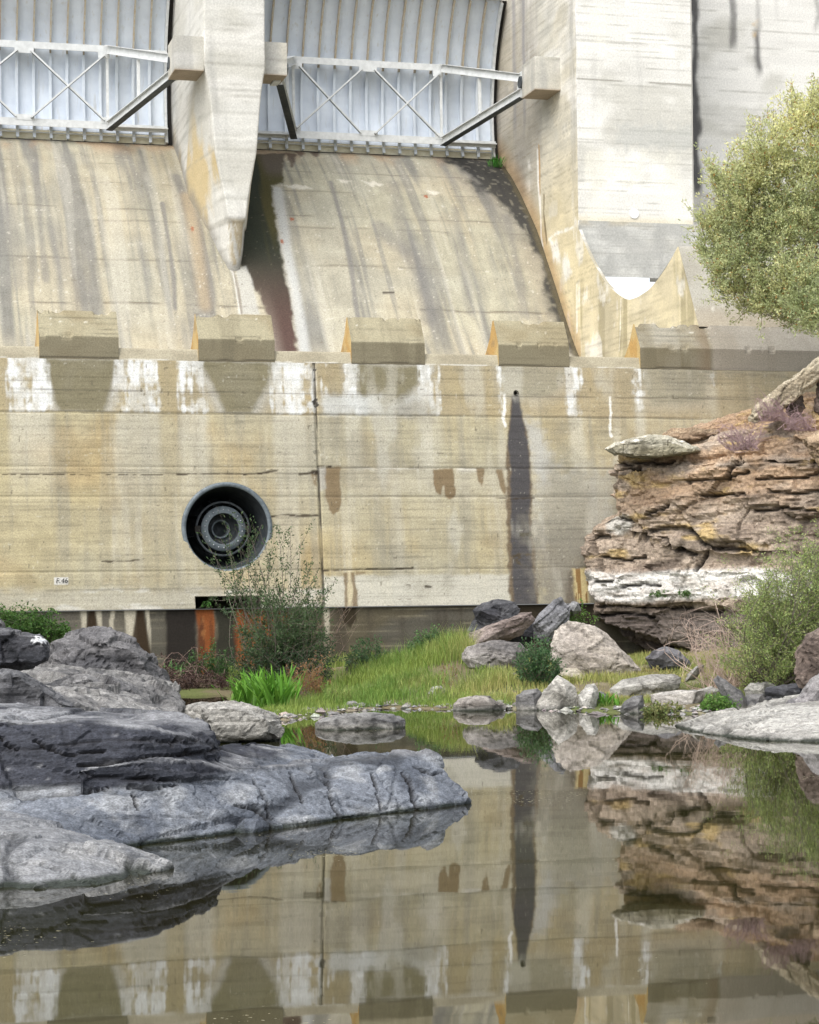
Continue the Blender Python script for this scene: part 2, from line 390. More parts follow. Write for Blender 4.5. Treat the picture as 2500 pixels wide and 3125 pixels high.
    # narrow lime trickles
    for pts, wd in (([(1540, 1205), (1541, 1250), (1537, 1275), (1541, 1300)], .035), ([(1863, 1212), (1864, 1280), (1862, 1320), (1866, 1330)], .03), ([(1612, 1575), (1614, 1560), (1610, 1580)], .035)):
        c = mixc(c, (.74, .73, .68), 1 - ss(wd * .6, wd * 1.5, linedist(X, Z, W(*pts)) + (vn2(X * 20, Z * 8, 3) - .5) * .04))
    # lime line and drips under the middle lift joint
    zm = wp(1300, 1428)[1]
    dr = ss(.35, .7, fbm2(X * 2.2, Z * 0 + 1, 3, 81)) * ss(12.6, 13.4, X) * (1 - ss(19.8, 20.6, X))
    m = dr * (1 - ss(0, .06 + .35 * vn2(X * 7, Z * 0, 83)**2, zm - Z)) * (Z < zm)
    c = mixc(c, (.60, .58, .52), m * .8)
    pw = W((1100, 1430), (1560, 1428), (1560, 1520), (1100, 1520)); c = mixc(c, (.45, .42, .33), blot(X, Z, pw, .3, .3, 84) * .5)
    pw = W((1630, 1430), (1880, 1430), (1880, 1720), (1640, 1640)); c = mixc(c, (.38, .38, .35), blot(X, Z, pw, .35, .35, 85) * .6)
    # pale tide band above the plinth
    P = W((985, 1757), (1560, 1752), (1560, 1850), (985, 1852)); c = mixc(c, (.50, .485, .42), blot(X, Z, P, .06, .05, 90) * .8)
    P = W((-300, 1806), (580, 1798), (990, 1800), (990, 1862), (-300, 1870)); c = mixc(c, (.40, .38, .31), blot(X, Z, P, .18, .12, 91) * .75)
    m = blot(X, Z, P, .1, .1, 92) * ss(.5, .65, fbm2(X * 1.5, Z * 3.5, 4, 93)); c = mixc(c, (.55, .54, .49), m * .7)
    # seepage from the drain: dark grey tongue with a brown margin
    D = [(1563, 1203), (1581, 1203), (1586, 1245), (1602, 1300), (1612, 1345), (1619, 1420), (1627, 1530), (1623, 1600), (1628, 1660), (1636, 1740), (1648, 1860), (1558, 1860), (1552, 1740), (1548, 1640), (1546, 1540), (1548, 1440), (1546, 1350), (1555, 1280)]
    c = mixc(c, (.42, .42, .40), blot(X, Z, W((1590, 1260), (1660, 1330), (1700, 1420), (1660, 1480), (1620, 1420)), .2, .2, 95) * .7)
    c = mixc(c, (.13, .095, .06), blot(X, Z, W(*D), .05, .07, 96) * .92)
    D2 = [(u + (12 if u < 1590 and v > 1420 else 3) if u < 1590 else u - (9 if v > 1480 else 2), v) for u, v in D]
    c = mixc(c, (.062, .062, .068), blot(X, Z, W(*D2), .045, .045, 97) * .9)
    c = mixc(c, (.04, .035, .02), blot(X, Z, W((1575, 1628), (1630, 1622), (1638, 1634), (1600, 1640)), .03, .06, 98) * ss(.45, .55, fbm2(X * 9, Z * 9, 2, 5)))
    c = mixc(c, (.07, .055, .035), blot(X, Z, W((1560, 1692), (1620, 1690), (1630, 1708), (1590, 1722), (1560, 1706)), .03, .08, 99) * ss(.42, .55, fbm2(X * 9, Z * 9, 2, 6)))
    P = W((1630, 1600), (1800, 1590), (1805, 1850), (1645, 1850)); c = mixc(c, (.20, .185, .155), blot(X, Z, P, .45, .35, 101) * .85)
    n = fbm2(X * .8 + 20, Z * .7, 5, 25); c = mixc(c, (.24, .225, .175), ss(.50, .70, n) * .55 * (.4 + .6 * ss(11, 13, X)))
    n = fbm2(X * 1.6 + 20, Z * .5, 5, 26); c = mixc(c, (.47, .455, .39), ss(.56, .74, n) * .5 * ss(11, 13, X))
    bl2, k2 = boards(X, Z, .105, 27, .35); c = c * (1 - .22 * bl2[..., None])
    # brown damp patches
    for P, s in (([(990, 1424), (1040, 1426), (1038, 1480), (1043, 1520), (1033, 1560), (1018, 1571), (1004, 1556), (994, 1500)], .85), ([(1322, 1432), (1382, 1430), (1390, 1470), (1388, 1515), (1372, 1526), (1358, 1515), (1356, 1480), (1350, 1480), (1346, 1510), (1330, 1500), (1320, 1460)], .9),
                 ([(1456, 1430), (1477, 1430), (1477, 1470), (1470, 1484), (1460, 1470)], .85), ([(1512, 1430), (1532, 1432), (1546, 1490), (1545, 1518), (1525, 1490)], .85), ([(948, 1444), (968, 1444), (968, 1486), (955, 1476)], .7),
                 ([(1085, 1742), (1120, 1741), (1118, 1754), (1088, 1756)], .7), ([(1050, 1750), (1080, 1746), (1090, 1800), (1094, 1860), (1050, 1860)], .85)):
        c = mixc(c, (.165, .115, .06), blot(X, Z, W(*P), .03, .05, 110) * s)
    c = mixc(c, (.33, .32, .29), blot(X, Z, W((968, 1426), (992, 1424), (996, 1490), (976, 1500)), .04, .05, 112) * .7)
    c = mixc(c, (.50, .44, .30), blot(X, Z, W((1062, 1744), (1069, 1744), (1078, 1800), (1076, 1862), (1060, 1862)), .03, .03, 111) * .9)
    # ochre run beside the cliff
    P = W((1747, 1735), (1794, 1734), (1800, 1780), (1795, 1862), (1768, 1862), (1748, 1800))
    m = blot(X, Z, P, .05, .06, 113); st = fbm2(X * 14, Z * .6, 3, 114)
    oc = np.where((st > .5)[..., None], np.array([.46, .38, .20]), np.array([.22, .13, .05])); c = c * (1 - m[..., None]) + oc * m[..., None]
    c = mixc(c, (.09, .07, .05), blot(X, Z, W((1735, 1740), (1748, 1738), (1760, 1850), (1722, 1850)), .08, .08, 115) * .7)
    # lines: boards, lift joints, expansion joint, cracks
    c = c * (1 - .25 * bl[..., None])
    for v, s, x0, x1 in ((1203, .8, 0, 40), (1268, .5, 0, 40), (1428, .8, 12, 40), (1446, .7, 0, 12), (1516, .5, 12, 40), (1575, .35, 0, 12), (1617, .5, 12, 40), (1738, .75, 12, 40), (1790, .45, 0, 12)):
        z0 = wp(1100, v)[1]; d = np.abs(Z - z0 - .05 * (fbm2(X * .8, Z * 0 + v, 3, 120) - .5))
        m = (1 - ss(.010, .026, d)) * s * .6 * (X > x0) * (X < x1) * ss(.3, .5, fbm2(X * 1.3, Z * 0 + v, 3, 121)); c = mixc(c, (.045, .038, .03), m)
    d = np.abs(X - 12.0 - .06 * (fbm2(Z * 1.3, Z * 0, 3, 122) - .5)); chip = ss(.62, .75, fbm2(X * 3, Z * 3, 3, 123)) * .10
    c = mixc(c, (.03, .025, .02), (1 - ss(.010 + chip, .028 + chip, d)) * (.35 + .6 * ss(.35, .55, fbm2(Z * 1.1, Z * 0 + 4, 3, 124))))
    for P, wd in (([(915, 1447), (940, 1445), (962, 1441), (966, 1441)], .03), ([(958, 1440), (966, 1442)], .06), ([(830, 1575), (880, 1570), (905, 1574), (972, 1573)], .02), ([(0, 1447), (300, 1450), (620, 1447), (800, 1446)], .008), ([(745, 1448), (800, 1444), (845, 1436)], .02),
                  ([(970, 1422), (1010, 1424)], .02), ([(989, 1741), (1040, 1740), (1110, 1737), (1180, 1738), (1260, 1733)], .016), ([(310, 1713), (380, 1714), (440, 1706)], .014), ([(1500, 1518), (1560, 1522), (1630, 1520)], .012), ([(1300, 1790), (1316, 1792)], .03)):
        c = mixc(c, (.04, .03, .02), (1 - ss(wd * .6, wd * 1.6, linedist(X, Z, W(*P)) + (vn2(X * 9, Z * 9, 7) - .5) * .03)) * .9)
    # painted survey patch
    c = mixc(c, (.52, .51, .47), 1 - ss(0, .02, polysd(X, Z, W((167, 1763), (208, 1762), (207, 1782), (166, 1783)))))
    # pitting and exposed aggregate
    p = vn2(X * 17, Z * 17, 130); c = mixc(c, (.55, .53, .45), ss(.92, .97, p) * .4); p = vn2(X * 13 + 5, Z * 13, 131); c = mixc(c, (.10, .085, .06), ss(.93, .98, p) * .7)
    return c
def wallrelief(X, Z):
    d = (fbm2(X * 1.2, Z * 1.2, 4, 140) - .5) * .02
    bl, k = boards(X, Z, .205, 11)
    d += bl * .005 + (_hash(k.astype(np.int64), np.floor(X / 2.4).astype(np.int64), k.astype(np.int64) * 0, 32) - .5) * .008
    d += (1 - ss(.02, .05, np.abs(X - 12.0))) * .05
    for v in (1268, 1428, 1516, 1738):
        d += (1 - ss(.01, .035, np.abs(Z - wp(1100, v)[1]))) * .02
    return d
xs = np.concatenate([np.arange(-6, 3, .15), np.arange(3, 27.6, .027), np.arange(27.6, 36.1, .15)])
zs = np.concatenate([np.arange(2.0, 8.35, .027), [8.35]])
XX, ZZ = np.meshgrid(xs, zs)
P = np.stack([XX, wallY(ZZ) + wallrelief(XX, ZZ), ZZ], -1)
xc = .5 * (XX[:-1, :-1] + XX[1:, 1:]); zc = .5 * (ZZ[:-1, :-1] + ZZ[1:, 1:])
VX, VZ, VR = 9.55, 4.04, 1.13
keep = ((xc - VX)**2 + (zc - VZ)**2 > (VR - .04)**2) & ~((xc > 8.66) & (xc < 10.36) & (zc < 2.31)) & ((xc - 17.49)**2 + (zc - 7.63)**2 > .055**2)
dam = thing('dam_wall', 'weathered beige concrete dam wall with white lime runs and a toothed top edge', 'dam', (12, 0, 2))
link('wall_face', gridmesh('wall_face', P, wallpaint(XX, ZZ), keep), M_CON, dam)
# plinth: base of the wall in a darker colour, set back a hand's width
xs2 = np.concatenate([np.arange(-6, 4, .15), np.arange(4, 21, .035), np.arange(21, 36.1, .15)]); zs2 = np.arange(-1.0, 2.02, .035)
X2, Z2 = np.meshgrid(xs2, zs2)
def plinthpaint(X, Z):
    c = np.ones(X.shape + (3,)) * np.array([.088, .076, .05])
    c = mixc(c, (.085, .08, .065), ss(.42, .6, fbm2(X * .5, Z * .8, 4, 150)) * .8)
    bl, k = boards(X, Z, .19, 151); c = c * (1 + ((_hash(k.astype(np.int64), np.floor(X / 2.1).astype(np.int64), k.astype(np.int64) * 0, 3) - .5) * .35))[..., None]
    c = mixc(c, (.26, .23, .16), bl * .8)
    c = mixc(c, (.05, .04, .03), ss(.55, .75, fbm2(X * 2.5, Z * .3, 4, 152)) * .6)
    c = mixc(c, (.16, .15, .13), (1 - ss(6.4, 7.6, X)) * .5)
    def col_(x0, x1, cc, s, top=2.1, seed=1, rag=.1):
        nonlocal c
        wob = (fbm2(X * 4, Z * 2, 3, seed) - .5) * rag * 2
        c = mixc(c, cc, ss(x0 - .05, x0 + .05, X + wob) * (1 - ss(x1 - .05, x1 + .05, X + wob)) * (Z < top) * s)
    lace = fbm2(X * 7, Z * 1.6, 3, 153)
    for u, ww in ((263, .16), (305, .10), (345, .07), (390, .08), (408, .14), (455, .06), (1000, .1)):
        x = wp(u, 1880)[0]
        m = (1 - ss(ww * .5, ww, np.abs(X - x - .05 * (vn2(Z * 3, Z * 0, u) - .5)))) * ss(.42, .56, lace + .2) * ss(.55 if ww < .12 else -.6, 2.0, Z); c = mixc(c, (.50, .46, .36), m * .9)
    for u, ww in ((283, .18), (430, .20)):
        x = wp(u, 1890)[0]; c = mixc(c, (.03, .018, .008), (1 - ss(.05 + (2 - Z) * ww * .8, .12 + (2 - Z) * ww * .8, np.abs(X - x))) * .95)
    col_(7.9, 8.72, (.015, .012, .010), .95, seed=154); col_(9.2, 9.7, (.02, .02, .014), .9, seed=155)
    rust = np.array([.20, .062, .018]); r2 = mixc(np.ones(X.shape + (3,)) * rust, (.10, .035, .014), ss(.42, .62, fbm2(X * 6, Z * .9, 4, 156))); r2 = mixc(r2, (.28, .12, .04), ss(.58, .75, fbm2(X * 8 + 3, Z * 4, 4, 160)) * .6)
    for x0, x1 in ((8.72, 9.18), (9.72, 11.3)):
        wob = (fbm2(X * 4, Z * 1.5, 3, 157) - .5) * .25
        m = ss(x0 - .05, x0 + .05, X + wob) * (1 - ss(x1 - .05, x1 + .05, X + wob)); c = c * (1 - m[..., None]) + r2 * m[..., None]
    c = mixc(c, (.03, .022, .012), blot(X, Z, W((1048, 1840), (1094, 1840), (1092, 1890), (1075, 1915), (1050, 1900)), .04, .05, 158) * .9)
    c = mixc(c, (.02, .014, .008), ss(16.6, 16.8, X) * (1 - ss(19.3, 19.5, X)) * .85)
    return c
P2 = np.stack([X2, wallY(2.0) + .12 + (2.0 - Z2) * -.02 + (fbm2(X2 * 2, Z2 * 2, 3, 159) - .5) * .02, Z2], -1)
x2c = .5 * (X2[:-1, :-1] + X2[1:, 1:]); z2c = .5 * (Z2[:-1, :-1] + Z2[1:, 1:])
pl = link('dark_plinth', gridmesh('dark_plinth', P2, plinthpaint(X2, Z2), z2c < 1.985), M_CON, dam)
pl['label'] = 'dark base of the wall with rust and lime runs'
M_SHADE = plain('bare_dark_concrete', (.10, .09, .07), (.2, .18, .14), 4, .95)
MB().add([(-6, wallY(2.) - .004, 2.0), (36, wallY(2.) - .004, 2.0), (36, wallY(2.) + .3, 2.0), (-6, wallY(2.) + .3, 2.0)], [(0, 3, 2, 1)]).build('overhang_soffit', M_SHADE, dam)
# culvert slot and drain bore
cv = MB(); y0, y1 = wallY(2.15) - .005, 2.2
cv.add([(8.66, y0, 1.985), (10.36, y0, 1.985), (10.36, y0, 2.312), (8.66, y0, 2.312), (8.66, y1, 1.985), (10.36, y1, 1.985), (10.36, y1, 2.312), (8.66, y1, 2.312)],
       [(0, 1, 5, 4), (1, 2, 6, 5), (2, 3, 7, 6), (3, 0, 4, 7), (4, 5, 6, 7)]).build('culvert_slot', M_SHADE, dam)
db = MB().lathe([(.075, -.115), (.06, -.11), (.055, .8), (.001, .8)], 20)
o = db.build('drain_bore', M_RUBBER, dam); o.location = Vector((17.49, 0, 7.63)) - Vector(dam.location)
# number brushed on the patch
tcv = bpy.data.curves.new('number', 'FONT'); tcv.body = 'F.46'; tcv.size = .17; tcv.shear = .15; tcv.extrude = .002; tcv.space_character = 1.05
to = bpy.data.objects.new('tmp', tcv); COL.objects.link(to); bpy.context.view_layer.update()
tm = bpy.data.meshes.new_from_object(to.evaluated_get(bpy.context.evaluated_depsgraph_get())); bpy.data.objects.remove(to)
tm.name = 'brushed_number'
pxw = wp(170, 1779)
o = link('brushed_number', tm, M_BLACKP, dam); o.rotation_euler = (math.pi / 2 + .13, 0, 0)
o.location = Vector((pxw[0], wallY(pxw[1]) - .02, pxw[1])) - Vector(dam.location)

# sill and teeth
def stripgrid(prof, x0, x1, res, dres=None):
    prof = np.array(prof, float); seg = np.r_[0, np.cumsum(np.linalg.norm(np.diff(prof, axis=0), axis=1))]
    cuts = [0]
    for i in range(len(seg) - 1):
        n = max(1, int(round((seg[i + 1] - seg[i]) / res))); cuts += list(np.linspace(seg[i], seg[i + 1], n + 1)[1:])
    s = np.array(cuts); y = np.interp(s, seg, prof[:, 0]); z = np.interp(s, seg, prof[:, 1])
    x = np.linspace(x0, x1, max(2, int(round((x1 - x0) / res)) + 1))
    Xg, Yg = np.meshgrid(x, y); _, Zg = np.meshgrid(x, z); _, S = np.meshgrid(x, s)
    return Xg, Yg, Zg, S
TOOTH = [(0, 8.35), (0, 8.93), (.42, 9.63), (.50, 9.62), (.75, 9.2), (1.1, 8.85), (1.65, 8.55), (1.65, 8.0)]
SILL = [(0.003, 8.352), (.10, 8.66), (.30, 8.68), (1.7, 8.45), (3.0, 7.7)]
def toothpaint(X, Y, Z, seed, right=0):
    c = np.ones(X.shape + (3,)) * (np.array([.33, .30, .205]) if not right else np.array([.34, .32, .26]))
    c = mixc(c, (.24, .20, .12), ss(.45, .68, fbm2(X * .8 + seed, Z * 1.3, 4, seed)) * .7)
    bl, k = boards(X, Z, .15, seed + 3); c = c * (1 - .45 * bl[..., None])
    c = mixc(c, (.17, .15, .10), ss(.5, .7, fbm2(X * 3, Z * .4, 4, seed + 4)) * .40 + .75 * (1 - ss(8.90, 8.95, Z)))
    p = vn2(X * 9, (Z + Y) * 9, seed + 5); c = mixc(c, (.62, .60, .52), ss(.90, .97, p) * ss(9.0, 9.4, Z) * .9)
    return c
def zcrack(X, Z, z0, seed):
    return 1 - ss(.012, .04, np.abs(Z - z0 - .10 * (fbm2(X * 1.5, X * 0, 4, seed) - .5)))
for i in range(6):
    x0 = 4.92 + 4.043 * i if i < 5 else None
    if i == 5: break
    x1 = x0 + 2.0 if i < 4 else 36.0
    nm = 'flip_tooth' if i < 4 else 'end_sill'
    tm_ = thing('tmp', '', ''); bpy.data.objects.remove(tm_)
    if i < 4:
        Xg, Yg, Zg, S = stripgrid(TOOTH, x0, x1, .045)
    else:
        Xa, Ya, Za, Sa = stripgrid(TOOTH, x0, 27.5, .045); Xg, Yg, Zg = Xa, Ya, Za
    c = toothpaint(Xg, Yg, Zg, 200 + i, i == 4)
    c = mixc(c, (.06, .05, .035), zcrack(Xg, Zg, 8.37, 230 + i) * .8)
    if i == 4: c = mixc(c, (.22, .17, .12), ss(22.6, 23.1, Xg) * (1 - ss(23.1, 23.2, Xg)) * .6); c = mixc(c, (.36, .33, .29), ss(23.1, 23.3, Xg) * .6)
    nz = (fbm2(Xg * 1.5, (Zg + Yg) * 1.5, 4, 210 + i) - .5) * .03
    chip = ss(.56, .72, fbm2(Xg * 2.6, Xg * 0 + i, 4, 270 + i)) * ss(9.50, 9.62, Zg) * .09 + ss(.60, .75, fbm2(Xg * 3.4, Xg * 0 + i, 4, 280 + i)) * (1 - ss(.02, .12, np.abs(Zg - 8.93))) * .05
    Pt = np.stack([Xg, Yg + nz + chip * .5, Zg + nz * .5 - chip], -1); Pt[0, :, 1] -= .002
    t = link(nm, gridmesh(nm, Pt, c, smooth=False), M_CON, dam)
    if nm == 'end_sill': t['label'] = 'grey continuous sill to the right of the last gap'
    # side faces, ochre stained on the left
    nb = 26; zz = np.linspace(0, 1, nb)
    front = [(0, 8.35), (0, 8.93), (.42, 9.63)]; back = [(1.65, 8.35), (1.65, 8.55), (1.1, 8.85), (.75, 9.2), (.50, 9.62)]
    zq = np.linspace(8.33, 9.62, nb); yf = np.interp(zq, [8.3, 8.93, 9.63], [0, 0, .42]); yb = np.interp(zq, [8.3, 8.55, 8.85, 9.2, 9.62], [1.66, 1.65, 1.1, .75, .50])
    for sx, fl in ((x0, True), (x1, False)):
        if i == 4 and not fl: continue
        A = np.linspace(0, 1, 22)[None, :]; Yq = yf[:, None] * (1 - A) + yb[:, None] * A; Zq = np.repeat(zq[:, None], 22, 1)
        cc = np.ones(Yq.shape + (3,)) * (np.array([.46, .29, .105]) if fl else np.array([.3, .27, .2]))
        cc = mixc(cc, (.50, .38, .18) if fl else (.2, .18, .12), ss(.4, .65, fbm2(Yq * 3, Zq * 2 + i, 4, 240 + i)) * .8); cc = mixc(cc, (.22, .16, .10), ss(.5, .75, fbm2(Yq * 2, Zq * 5, 3, 250 + i)) * .5)
        Ps = np.stack([np.full(Yq.shape, sx), Yq, Zq], -1)
        sp = link('tooth_side', gridmesh('tooth_side', Ps, cc, smooth=True, flip=not fl), M_CON, t)
        sp.location = (0, 0, 0); sp.matrix_parent_inverse = Matrix.Translation(-Vector(dam.location) - Vector(t.location)) if False else Matrix.Identity(4)
gaps = [(-6, 4.92 + .0)] + [(4.92 + 4.043 * i + 2.0, 4.92 + 4.043 * (i + 1)) for i in range(4)]
for j, (x0, x1) in enumerate(gaps):
    Xg, Yg, Zg, S = stripgrid(SILL, x0, x1, .05)
    c = np.ones(Xg.shape + (3,)) * np.array([.38, .345, .255]); c = mixc(c, (.28, .25, .18), ss(.45, .7, fbm2(Xg, Zg * 3 + j, 4, 260)) * .7)
    c = mixc(c, (.66, .65, .6), (1 - ss(8.352, 8.40, Zg)) * ss(.4, .6, fbm2(Xg * 3, Zg, 3, 261)) * .7)
    link('lip', gridmesh('lip', np.stack([Xg, Yg + (fbm2(Xg * 2, Zg * 2, 3, 262) - .5) * .02, Zg], -1), c), M_CON, dam)

# ================================================================== SPILLWAY CHUTE
ys = np.concatenate([np.linspace(4, 9, 30)[:-1], np.linspace(9, 18.9, 270)]); xsC = np.arange(-1.0, 23.001, .045)
XC, YC = np.meshgrid(xsC, ys)
SL = np.r_[0, np.cumsum(np.hypot(np.diff(ys), np.diff(chz(ys))))]; SC_ = np.repeat(SL[:, None], XC.shape[1], 1)
def Cp(*pts): return np.array([cp(u, v) for u, v in pts])
def chutepaint(X, Y, S):
    c = np.ones(X.shape + (3,)) * np.array([.375, .355, .268])
    c = mixc(c, (.40, .355, .26), ss(.42, .66, fbm2(X * .3, S * .45, 4, 300)) * .6)
    c = mixc(c, (.34, .33, .27), ss(.42, .66, fbm2(X * .45 + 4, S * .3, 4, 301)) * .6)
    c = mixc(c, (.36, .29, .19), (1 - ss(9.2, 12.0, Y)) * .35)
    # lift bands
    for v, s in ((533, .6), (590, .5), (665, .7), (700, .5), (815, .6), (945, .9)):
        y0 = cp(1150, v)[1]; b = ss(y0 - .03, y0 + .03, Y + .05 * (fbm2(X, Y * 0, 3, v) - .5)); c = c * (1 - .07 * s * b * (1 if v % 2 else -1))[..., None]
        m = (1 - ss(.012, .045, np.abs(Y - y0 - .10 * (fbm2(X * .7, Y * 0, 4, v) - .5)))) * ss(.40, .55, fbm2(X * .8, Y * 0 + 2, 3, v)); c = mixc(c, (.12, .10, .07), m * .8 * s)
    # downhill streaks
    st = fbm2(X * 1.6, S * .10, 4, 305); c = mixc(c, (.145, .145, .14), ss(.47, .68, st) * .72 * ss(9, 11, Y))
    st = fbm2(X * 5.5, S * .18, 3, 306); c = mixc(c, (.17, .165, .15), ss(.56, .76, st) * .6)
    c = c * (.80 + .40 * fbm2(X * 2.2, S * 2.2, 5, 309))[..., None]; c = c * (.90 + .20 * fbm2(X * 14, S * .6, 3, 340))[..., None]
    st = fbm2(X * 2.1 + 30, S * .12, 3, 307); c = mixc(c, (.40, .34, .22), ss(.58, .75, st) * .25)
    st = fbm2(X * 2.5 + 60, S * .15, 3, 308); c = mixc(c, (.47, .45, .38), ss(.62, .78, st) * .35)
    for P, wd, s in (([(1010, 555), (1045, 680), (1072, 820), (1092, 965)], .10, .75), ([(1160, 690), (1260, 800), (1310, 960)], .35, .5), ([(1200, 560), (1215, 660), (1240, 760)], .3, .4), ([(1390, 640), (1415, 800), (1440, 950)], .25, .4), ([(1545, 660), (1580, 800), (1600, 960)], .2, .45),
                     ([(495, 620), (515, 740), (530, 850), (535, 940)], .10, .75), ([(540, 540), (600, 680), (640, 860), (645, 950)], .22, .6), ([(105, 500), (120, 640), (130, 760), (140, 850)], .14, .5), ([(30, 640), (50, 760), (60, 860)], .3, .4), ([(160, 700), (200, 800), (250, 900)], .4, .3)):
        d = linedist(X, Y, Cp(*P)) + (fbm2(X * 3, S * .5, 3, 310) - .5) * wd; c = mixc(c, (.15, .145, .14), (1 - ss(wd * .2, wd * 1.2, d)) * s)
    c = mixc(c, (.38, .29, .17), (1 - ss(.05, .35, linedist(X, Y, Cp((570, 600), (600, 760), (625, 930))))) * .5)
    # rust tint under the gates
    c = mixc(c, (.33, .235, .15), ss(17.0, 18.1, Y) * ss(.40, .62, fbm2(X * 1.5, Y * .8, 4, 311)) * .75)
    # algae-black seep beside the pier, turning purple-brown lower down
    S1 = [(775, 470), (872, 468), (864, 520), (862, 558), (828, 566), (838, 650), (852, 740), (872, 840), (890, 940), (902, 1030), (908, 1075), (838, 1075), (826, 980), (790, 900), (752, 830), (730, 800), (730, 700), (760, 560)]
    m = blot(X, Y, Cp(*S1), .06, .10, 312); a = ss(13.6, 10.2, Y) if False else 1 - ss(10.6, 13.6, Y)
    dk = mixc(np.ones(X.shape + (3,)) * np.array([.022, .028, .018]), (.075, .043, .036), a)
    dk = mixc(dk, (.09, .075, .02), ss(.5, .65, fbm2(X * 1.6, S * .15, 3, 313)) * .6 * ss(10, 11, Y)); dk = mixc(dk, (.11, .09, .075), ss(16.0, 16.8, Y) * ss(13.9, 14.3, X) * .8)
    dk = mixc(dk, (.26, .22, .18), (1 - ss(10.5, 12.3, Y)) * (1 - ss(12.9, 13.5, X)) * .7)
    c = c * (1 - m[..., None] * .97) + dk * m[..., None] * .97
    e = [(832, 580), (860, 760), (884, 880), (905, 1000), (915, 1070)]; c = mixc(c, (.44, .45, .44), (1 - ss(.05, .30, linedist(X, Y, Cp(*[(u + 14, v) for u, v in e])))) * (1 - m) * .75)
    for u, v, w_, h_ in ((890, 480, 18, 30), (915, 474, 14, 6), (960, 474, 16, 6)):
        c = mixc(c, (.10, .07, .055), blot(X, Y, Cp((u - w_, v - 12), (u + w_, v - 10), (u + w_ * .6, v + h_ * .5), (u, v + h_)), .05, .08, 314) * .8)
    # black corner by the training wall
    S2 = [(1370, 484), (1530, 494), (1560, 520), (1650, 700), (1700, 860), (1770, 1085), (1755, 1075), (1720, 985), (1690, 900), (1650, 790), (1600, 690), (1540, 620), (1470, 570), (1420, 520)]
    d = polysd(X, Y, Cp(*S2)) + (fbm2(X * 2.2, Y * 2.2, 5, 315) - .5) * .9 - .18; m = 1 - ss(-.20, .30, d)
    sp = ss(.72, .85, vn2(X * 8, Y * 8, 316)); c = mixc(c, (.03, .03, .03), m * .94 * (1 - .35 * sp)); c = mixc(c, (.16, .15, .14), (1 - ss(0, 1.1, d)) * (1 - m) * .4)
    m = (1 - ss(.05, .22, 22.95 - X + (fbm2(X * 4, Y * 4, 3, 317) - .5) * .2)); c = mixc(c, (.10, .085, .05), m * .8)
    # patched strip below the pier
    P = Cp((722, 815), (752, 812), (770, 860), (790, 958), (738, 958)); c = mixc(c, (.41, .405, .37), blot(X, Y, P, .04, .05, 318) * .8)
    c = mixc(c, (.55, .54, .49), (1 - ss(.03, .07, linedist(X, Y, Cp((708, 822), (722, 870), (733, 956))))) * .85)
    c = mixc(c, (.16, .13, .10), (1 - ss(.015, .05, linedist(X, Y, Cp((712, 822), (726, 880), (738, 956))))) * .8)
    for u, v in ((588, 698), (862, 738), (892, 668), (1300, 600)):
        q = cp(u, v); c = mixc(c, (.30, .10, .05), (1 - ss(.05, .09, np.hypot(X - q[0], Y - q[1]) + (vn2(X * 15, Y * 15, 5) - .5) * .06)) * .9)
    for P in ([(872, 568), (905, 562), (950, 575), (915, 580)], [(1030, 548), (1072, 552), (1050, 558)], [(1100, 552), (1175, 562), (1140, 572)], [(1300, 580), (1345, 590), (1310, 596)]):
        c = mixc(c, (.58, .55, .47), blot(X, Y, Cp(*P), .06, .12, 319) * .8)
    P = Cp((1170, 893), (1185, 893), (1202, 893)); c = mixc(c, (.06, .05, .04), (1 - ss(.015, .04, linedist(X, Y, P))))
    p = vn2(X * 15, S * 15, 320); lum = c.mean(-1); c = mixc(c, (.55, .52, .45), ss(.90, .97, p) * .6 * ss(.08, .25, lum)); p = vn2(X * 12 + 9, S * 12, 321); c = mixc(c, (.14, .12, .09), ss(.92, .98, p) * .6)
    return c
rz = (fbm2(XC * .8, SC_ * .8, 4, 330) - .5) * .05
PC = np.stack([XC, YC, chz(YC) + rz], -1)
chute = link('spillway_chute', gridmesh('spillway_chute', PC, chutepaint(XC, YC, SC_)), M_CHUTE)
setprops(chute, 'stained curved concrete spillway chute falling from the steel gates to the toothed sill', 'spillway')

# ================================================================== PIER
def palepaint(A, Z, seed, base=(.60, .58, .51), dirt=.5, pitch=.16):
    c = np.ones(A.shape + (3,)) * np.array(base)
    c = mixc(c, (.50, .49, .44), ss(.45, .68, fbm2(A * .6, Z * .7, 4, seed)) * .8)
    c = mixc(c, (.68, .67, .63), ss(.5, .7, fbm2(A * .4 + 8, Z * 1.2, 4, seed + 1)) * .7)
    bl, k = boards(A, Z, pitch, seed + 2); c = mixc(c, (.30, .29, .25), bl * .65)
    pan = _hash(k.astype(np.int64), np.floor(A / 1.9 + .37 * (k % 2)).astype(np.int64), k.astype(np.int64) * 0, seed); c = c * (1 + (pan - .5) * .12)[..., None]
    c = mixc(c, (.30, .30, .29), ss(.58, .76, fbm2(A * 2.2, Z * .16, 4, seed + 3)) * dirt)
    return c
def pier_section(z):
    t = np.interp(z, [12.4, 12.7, 14.15, 14.16, 14.78, 16.3, 18.3, 19.0, 40], [.20, .22, .26, .29, .37, .66, .85, .98, 1.01])
    return t
pz = np.concatenate([np.arange(11.6, 24.6, .09)])
rows = []; 
cx = 12.24
